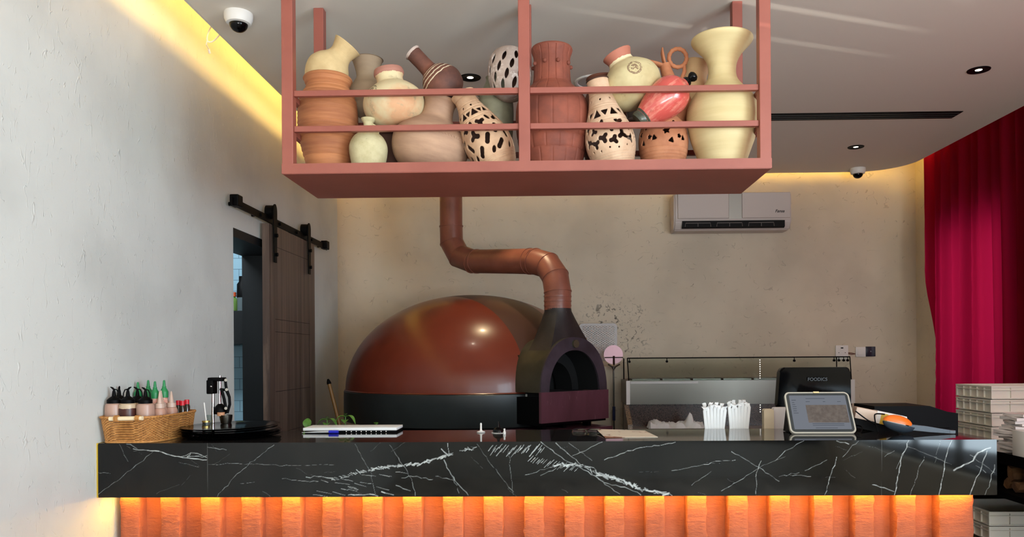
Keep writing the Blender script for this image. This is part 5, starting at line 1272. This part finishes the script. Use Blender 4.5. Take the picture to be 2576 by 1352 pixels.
# crates
def crate(w_=.62, d_=.36, h_=.077):
    bm = B(); t = .004
    box2(bm, (-w_/2, -d_/2, 0), (w_/2, d_/2, t))
    for sx_ in (-1, 1):
        box2(bm, (sx_*w_/2-t/2, -d_/2, 0), (sx_*w_/2+t/2, d_/2, h_))
    for sy_ in (-1, 1): box2(bm, (-w_/2, sy_*d_/2-t/2, 0), (w_/2, sy_*d_/2+t/2, h_))
    return bm
def make_crate(label):
    e = empty('dough_crate', label, 'crate', group='white plastic crates'); w_, d_, h_ = .62, .34, .073
    bm = crate(w_, d_, h_); o_ = .012
    for z0_, z1_ in ((h_-.008, h_), (h_-.024, h_-.020), (0.004, .008)):
        box2(bm, (-w_/2-o_, -d_/2-o_, z0_), (w_/2+o_, -d_/2, z1_)); box2(bm, (-w_/2-o_, d_/2, z0_), (w_/2+o_, d_/2+o_, z1_)); box2(bm, (-w_/2-o_, -d_/2, z0_), (-w_/2, d_/2, z1_)); box2(bm, (w_/2, -d_/2, z0_), (w_/2+o_, d_/2, z1_))
    for k in range(7):
        x = -w_/2-.010+(w_+.02)*k/6; box2(bm, (x-.0015, -d_/2-o_+.001, 0.003), (x+.0015, -d_/2, h_-.001)); box2(bm, (x-.0015, d_/2, 0.003), (x+.0015, d_/2+o_-.001, h_-.001))
    for k in range(6):
        y = -d_/2-.004+(d_+.008)*k/5; box2(bm, (-w_/2-o_+.001, y-.0015, .003), (-w_/2, y+.0015, h_-.001)); box2(bm, (w_/2, y-.0015, .003), (w_/2+o_-.001, y+.0015, h_-.001))
    obj('tray', bm, m_crate, e); return e
cc = at(2492, 1000, 4.25); c1 = make_crate('white ribbed crate, lowest of the stack of four on the side unit')
cz_ = .956; nmz = ['lowest', 'second from bottom', 'third from bottom', 'topmost']
for k in range(4):
    c = c1 if k == 0 else copy_tree(c1); c.location = (cc.x+.325, 4.25+.182, cz_+k*.0752)
    c['label'] = 'white ribbed crate on the side unit, %s of the stack of four' % nmz[k]; c.rotation_euler.z = math.radians((0, .5, -.4, .3)[k])
for k in range(2):
    c = copy_tree(c1); c.location = (UX+.045+.325-.0, 4.0+.18, .482+k*.0752); c['label'] = 'white crate under the side unit, %s of the pair on cardboard' % ('lower', 'upper')[k]
    c.location = (2.56, 4.12, .482+k*.0752)
m_card = M('cardboard', (150, 124, 92), .8)
for k in range(6):
    o = obj('cardboard_sheet', rbox((0, 0, 0), (.5, .8, .012), .001), m_card, None, loc=(2.47+.004*(k % 2), 3.92+random.uniform(-.02, .02), .3775+k*.0165)); o.rotation_euler.z = random.uniform(-.02, .02)
    tagit(o, 'flat cardboard sheet under the lower crates, number %s from the shelf' % ('lowest', 'second', 'third', 'fourth', 'fifth', 'topmost')[k], 'cardboard', 'flat cardboard sheets')
    o['label'] = 'flat cardboard sheet under the lower crates, %s of six' % ('lowest', 'second from bottom', 'third from bottom', 'fourth from bottom', 'fifth from bottom', 'topmost')[k]
# napkins
A = at(2495, 1130, 3.72)
z = .956
for k in range(14):
    w_, d_ = .17, .15; bm = B(); n = 8; th = random.uniform(.010, .014); g = {}
    for i in range(n+1):
        for j in range(n+1):
            x, y = (i/n-.5)*w_, (j/n-.5)*d_; hgt = .002*math.sin(i*.7+k)+.0015*math.sin(j*.8+k*2)
            for q_ in (0, 1): g[i, j, q_] = bm.verts.new((x+.003*math.sin(j*.7+k*2), y+.002*math.sin(i+k), hgt+q_*th))
    for i in range(n):
        for j in range(n):
            bm.faces.new((g[i, j, 1], g[i+1, j, 1], g[i+1, j+1, 1], g[i, j+1, 1])); bm.faces.new((g[i, j, 0], g[i, j+1, 0], g[i+1, j+1, 0], g[i+1, j, 0]))
    for i in range(n):
        bm.faces.new((g[i, 0, 0], g[i+1, 0, 0], g[i+1, 0, 1], g[i, 0, 1])); bm.faces.new((g[i, n, 0], g[i, n, 1], g[i+1, n, 1], g[i+1, n, 0]))
        bm.faces.new((g[0, i, 0], g[0, i, 1], g[0, i+1, 1], g[0, i+1, 0])); bm.faces.new((g[n, i, 0], g[n, i+1, 0], g[n, i+1, 1], g[n, i, 1]))
    bmesh.ops.subdivide_edges(bm, edges=[e_ for e_ in bm.edges if abs(e_.verts[0].co.z-e_.verts[1].co.z) > th*.9], cuts=2)
    o = obj('folded_napkin', bm, M('napkin_paper', (222, 214, 210), .8) if k == 0 else bpy.data.materials['napkin_paper'], None, 25, loc=(2.295+random.uniform(-.018, .018)+(.02 if k > 8 else 0), 3.74+random.uniform(-.01, .01), z+.004)); o.rotation_euler.z = random.uniform(-.2, .2)
    z += th+.0015
    tagit(o, 'folded white paper napkin in the untidy stack beside the crates, %s from the bottom' % ORD[k], 'napkin', 'folded napkins stacked on the side unit')
A = at(2562, 1058, 3.55)
tagit(obj('paper_box', rbox((A.x+.09, 3.60, .956+.06), (.12, .1, .12), .004), m_white, None, 40), 'upright white box in front of the napkins at the right edge', 'box')
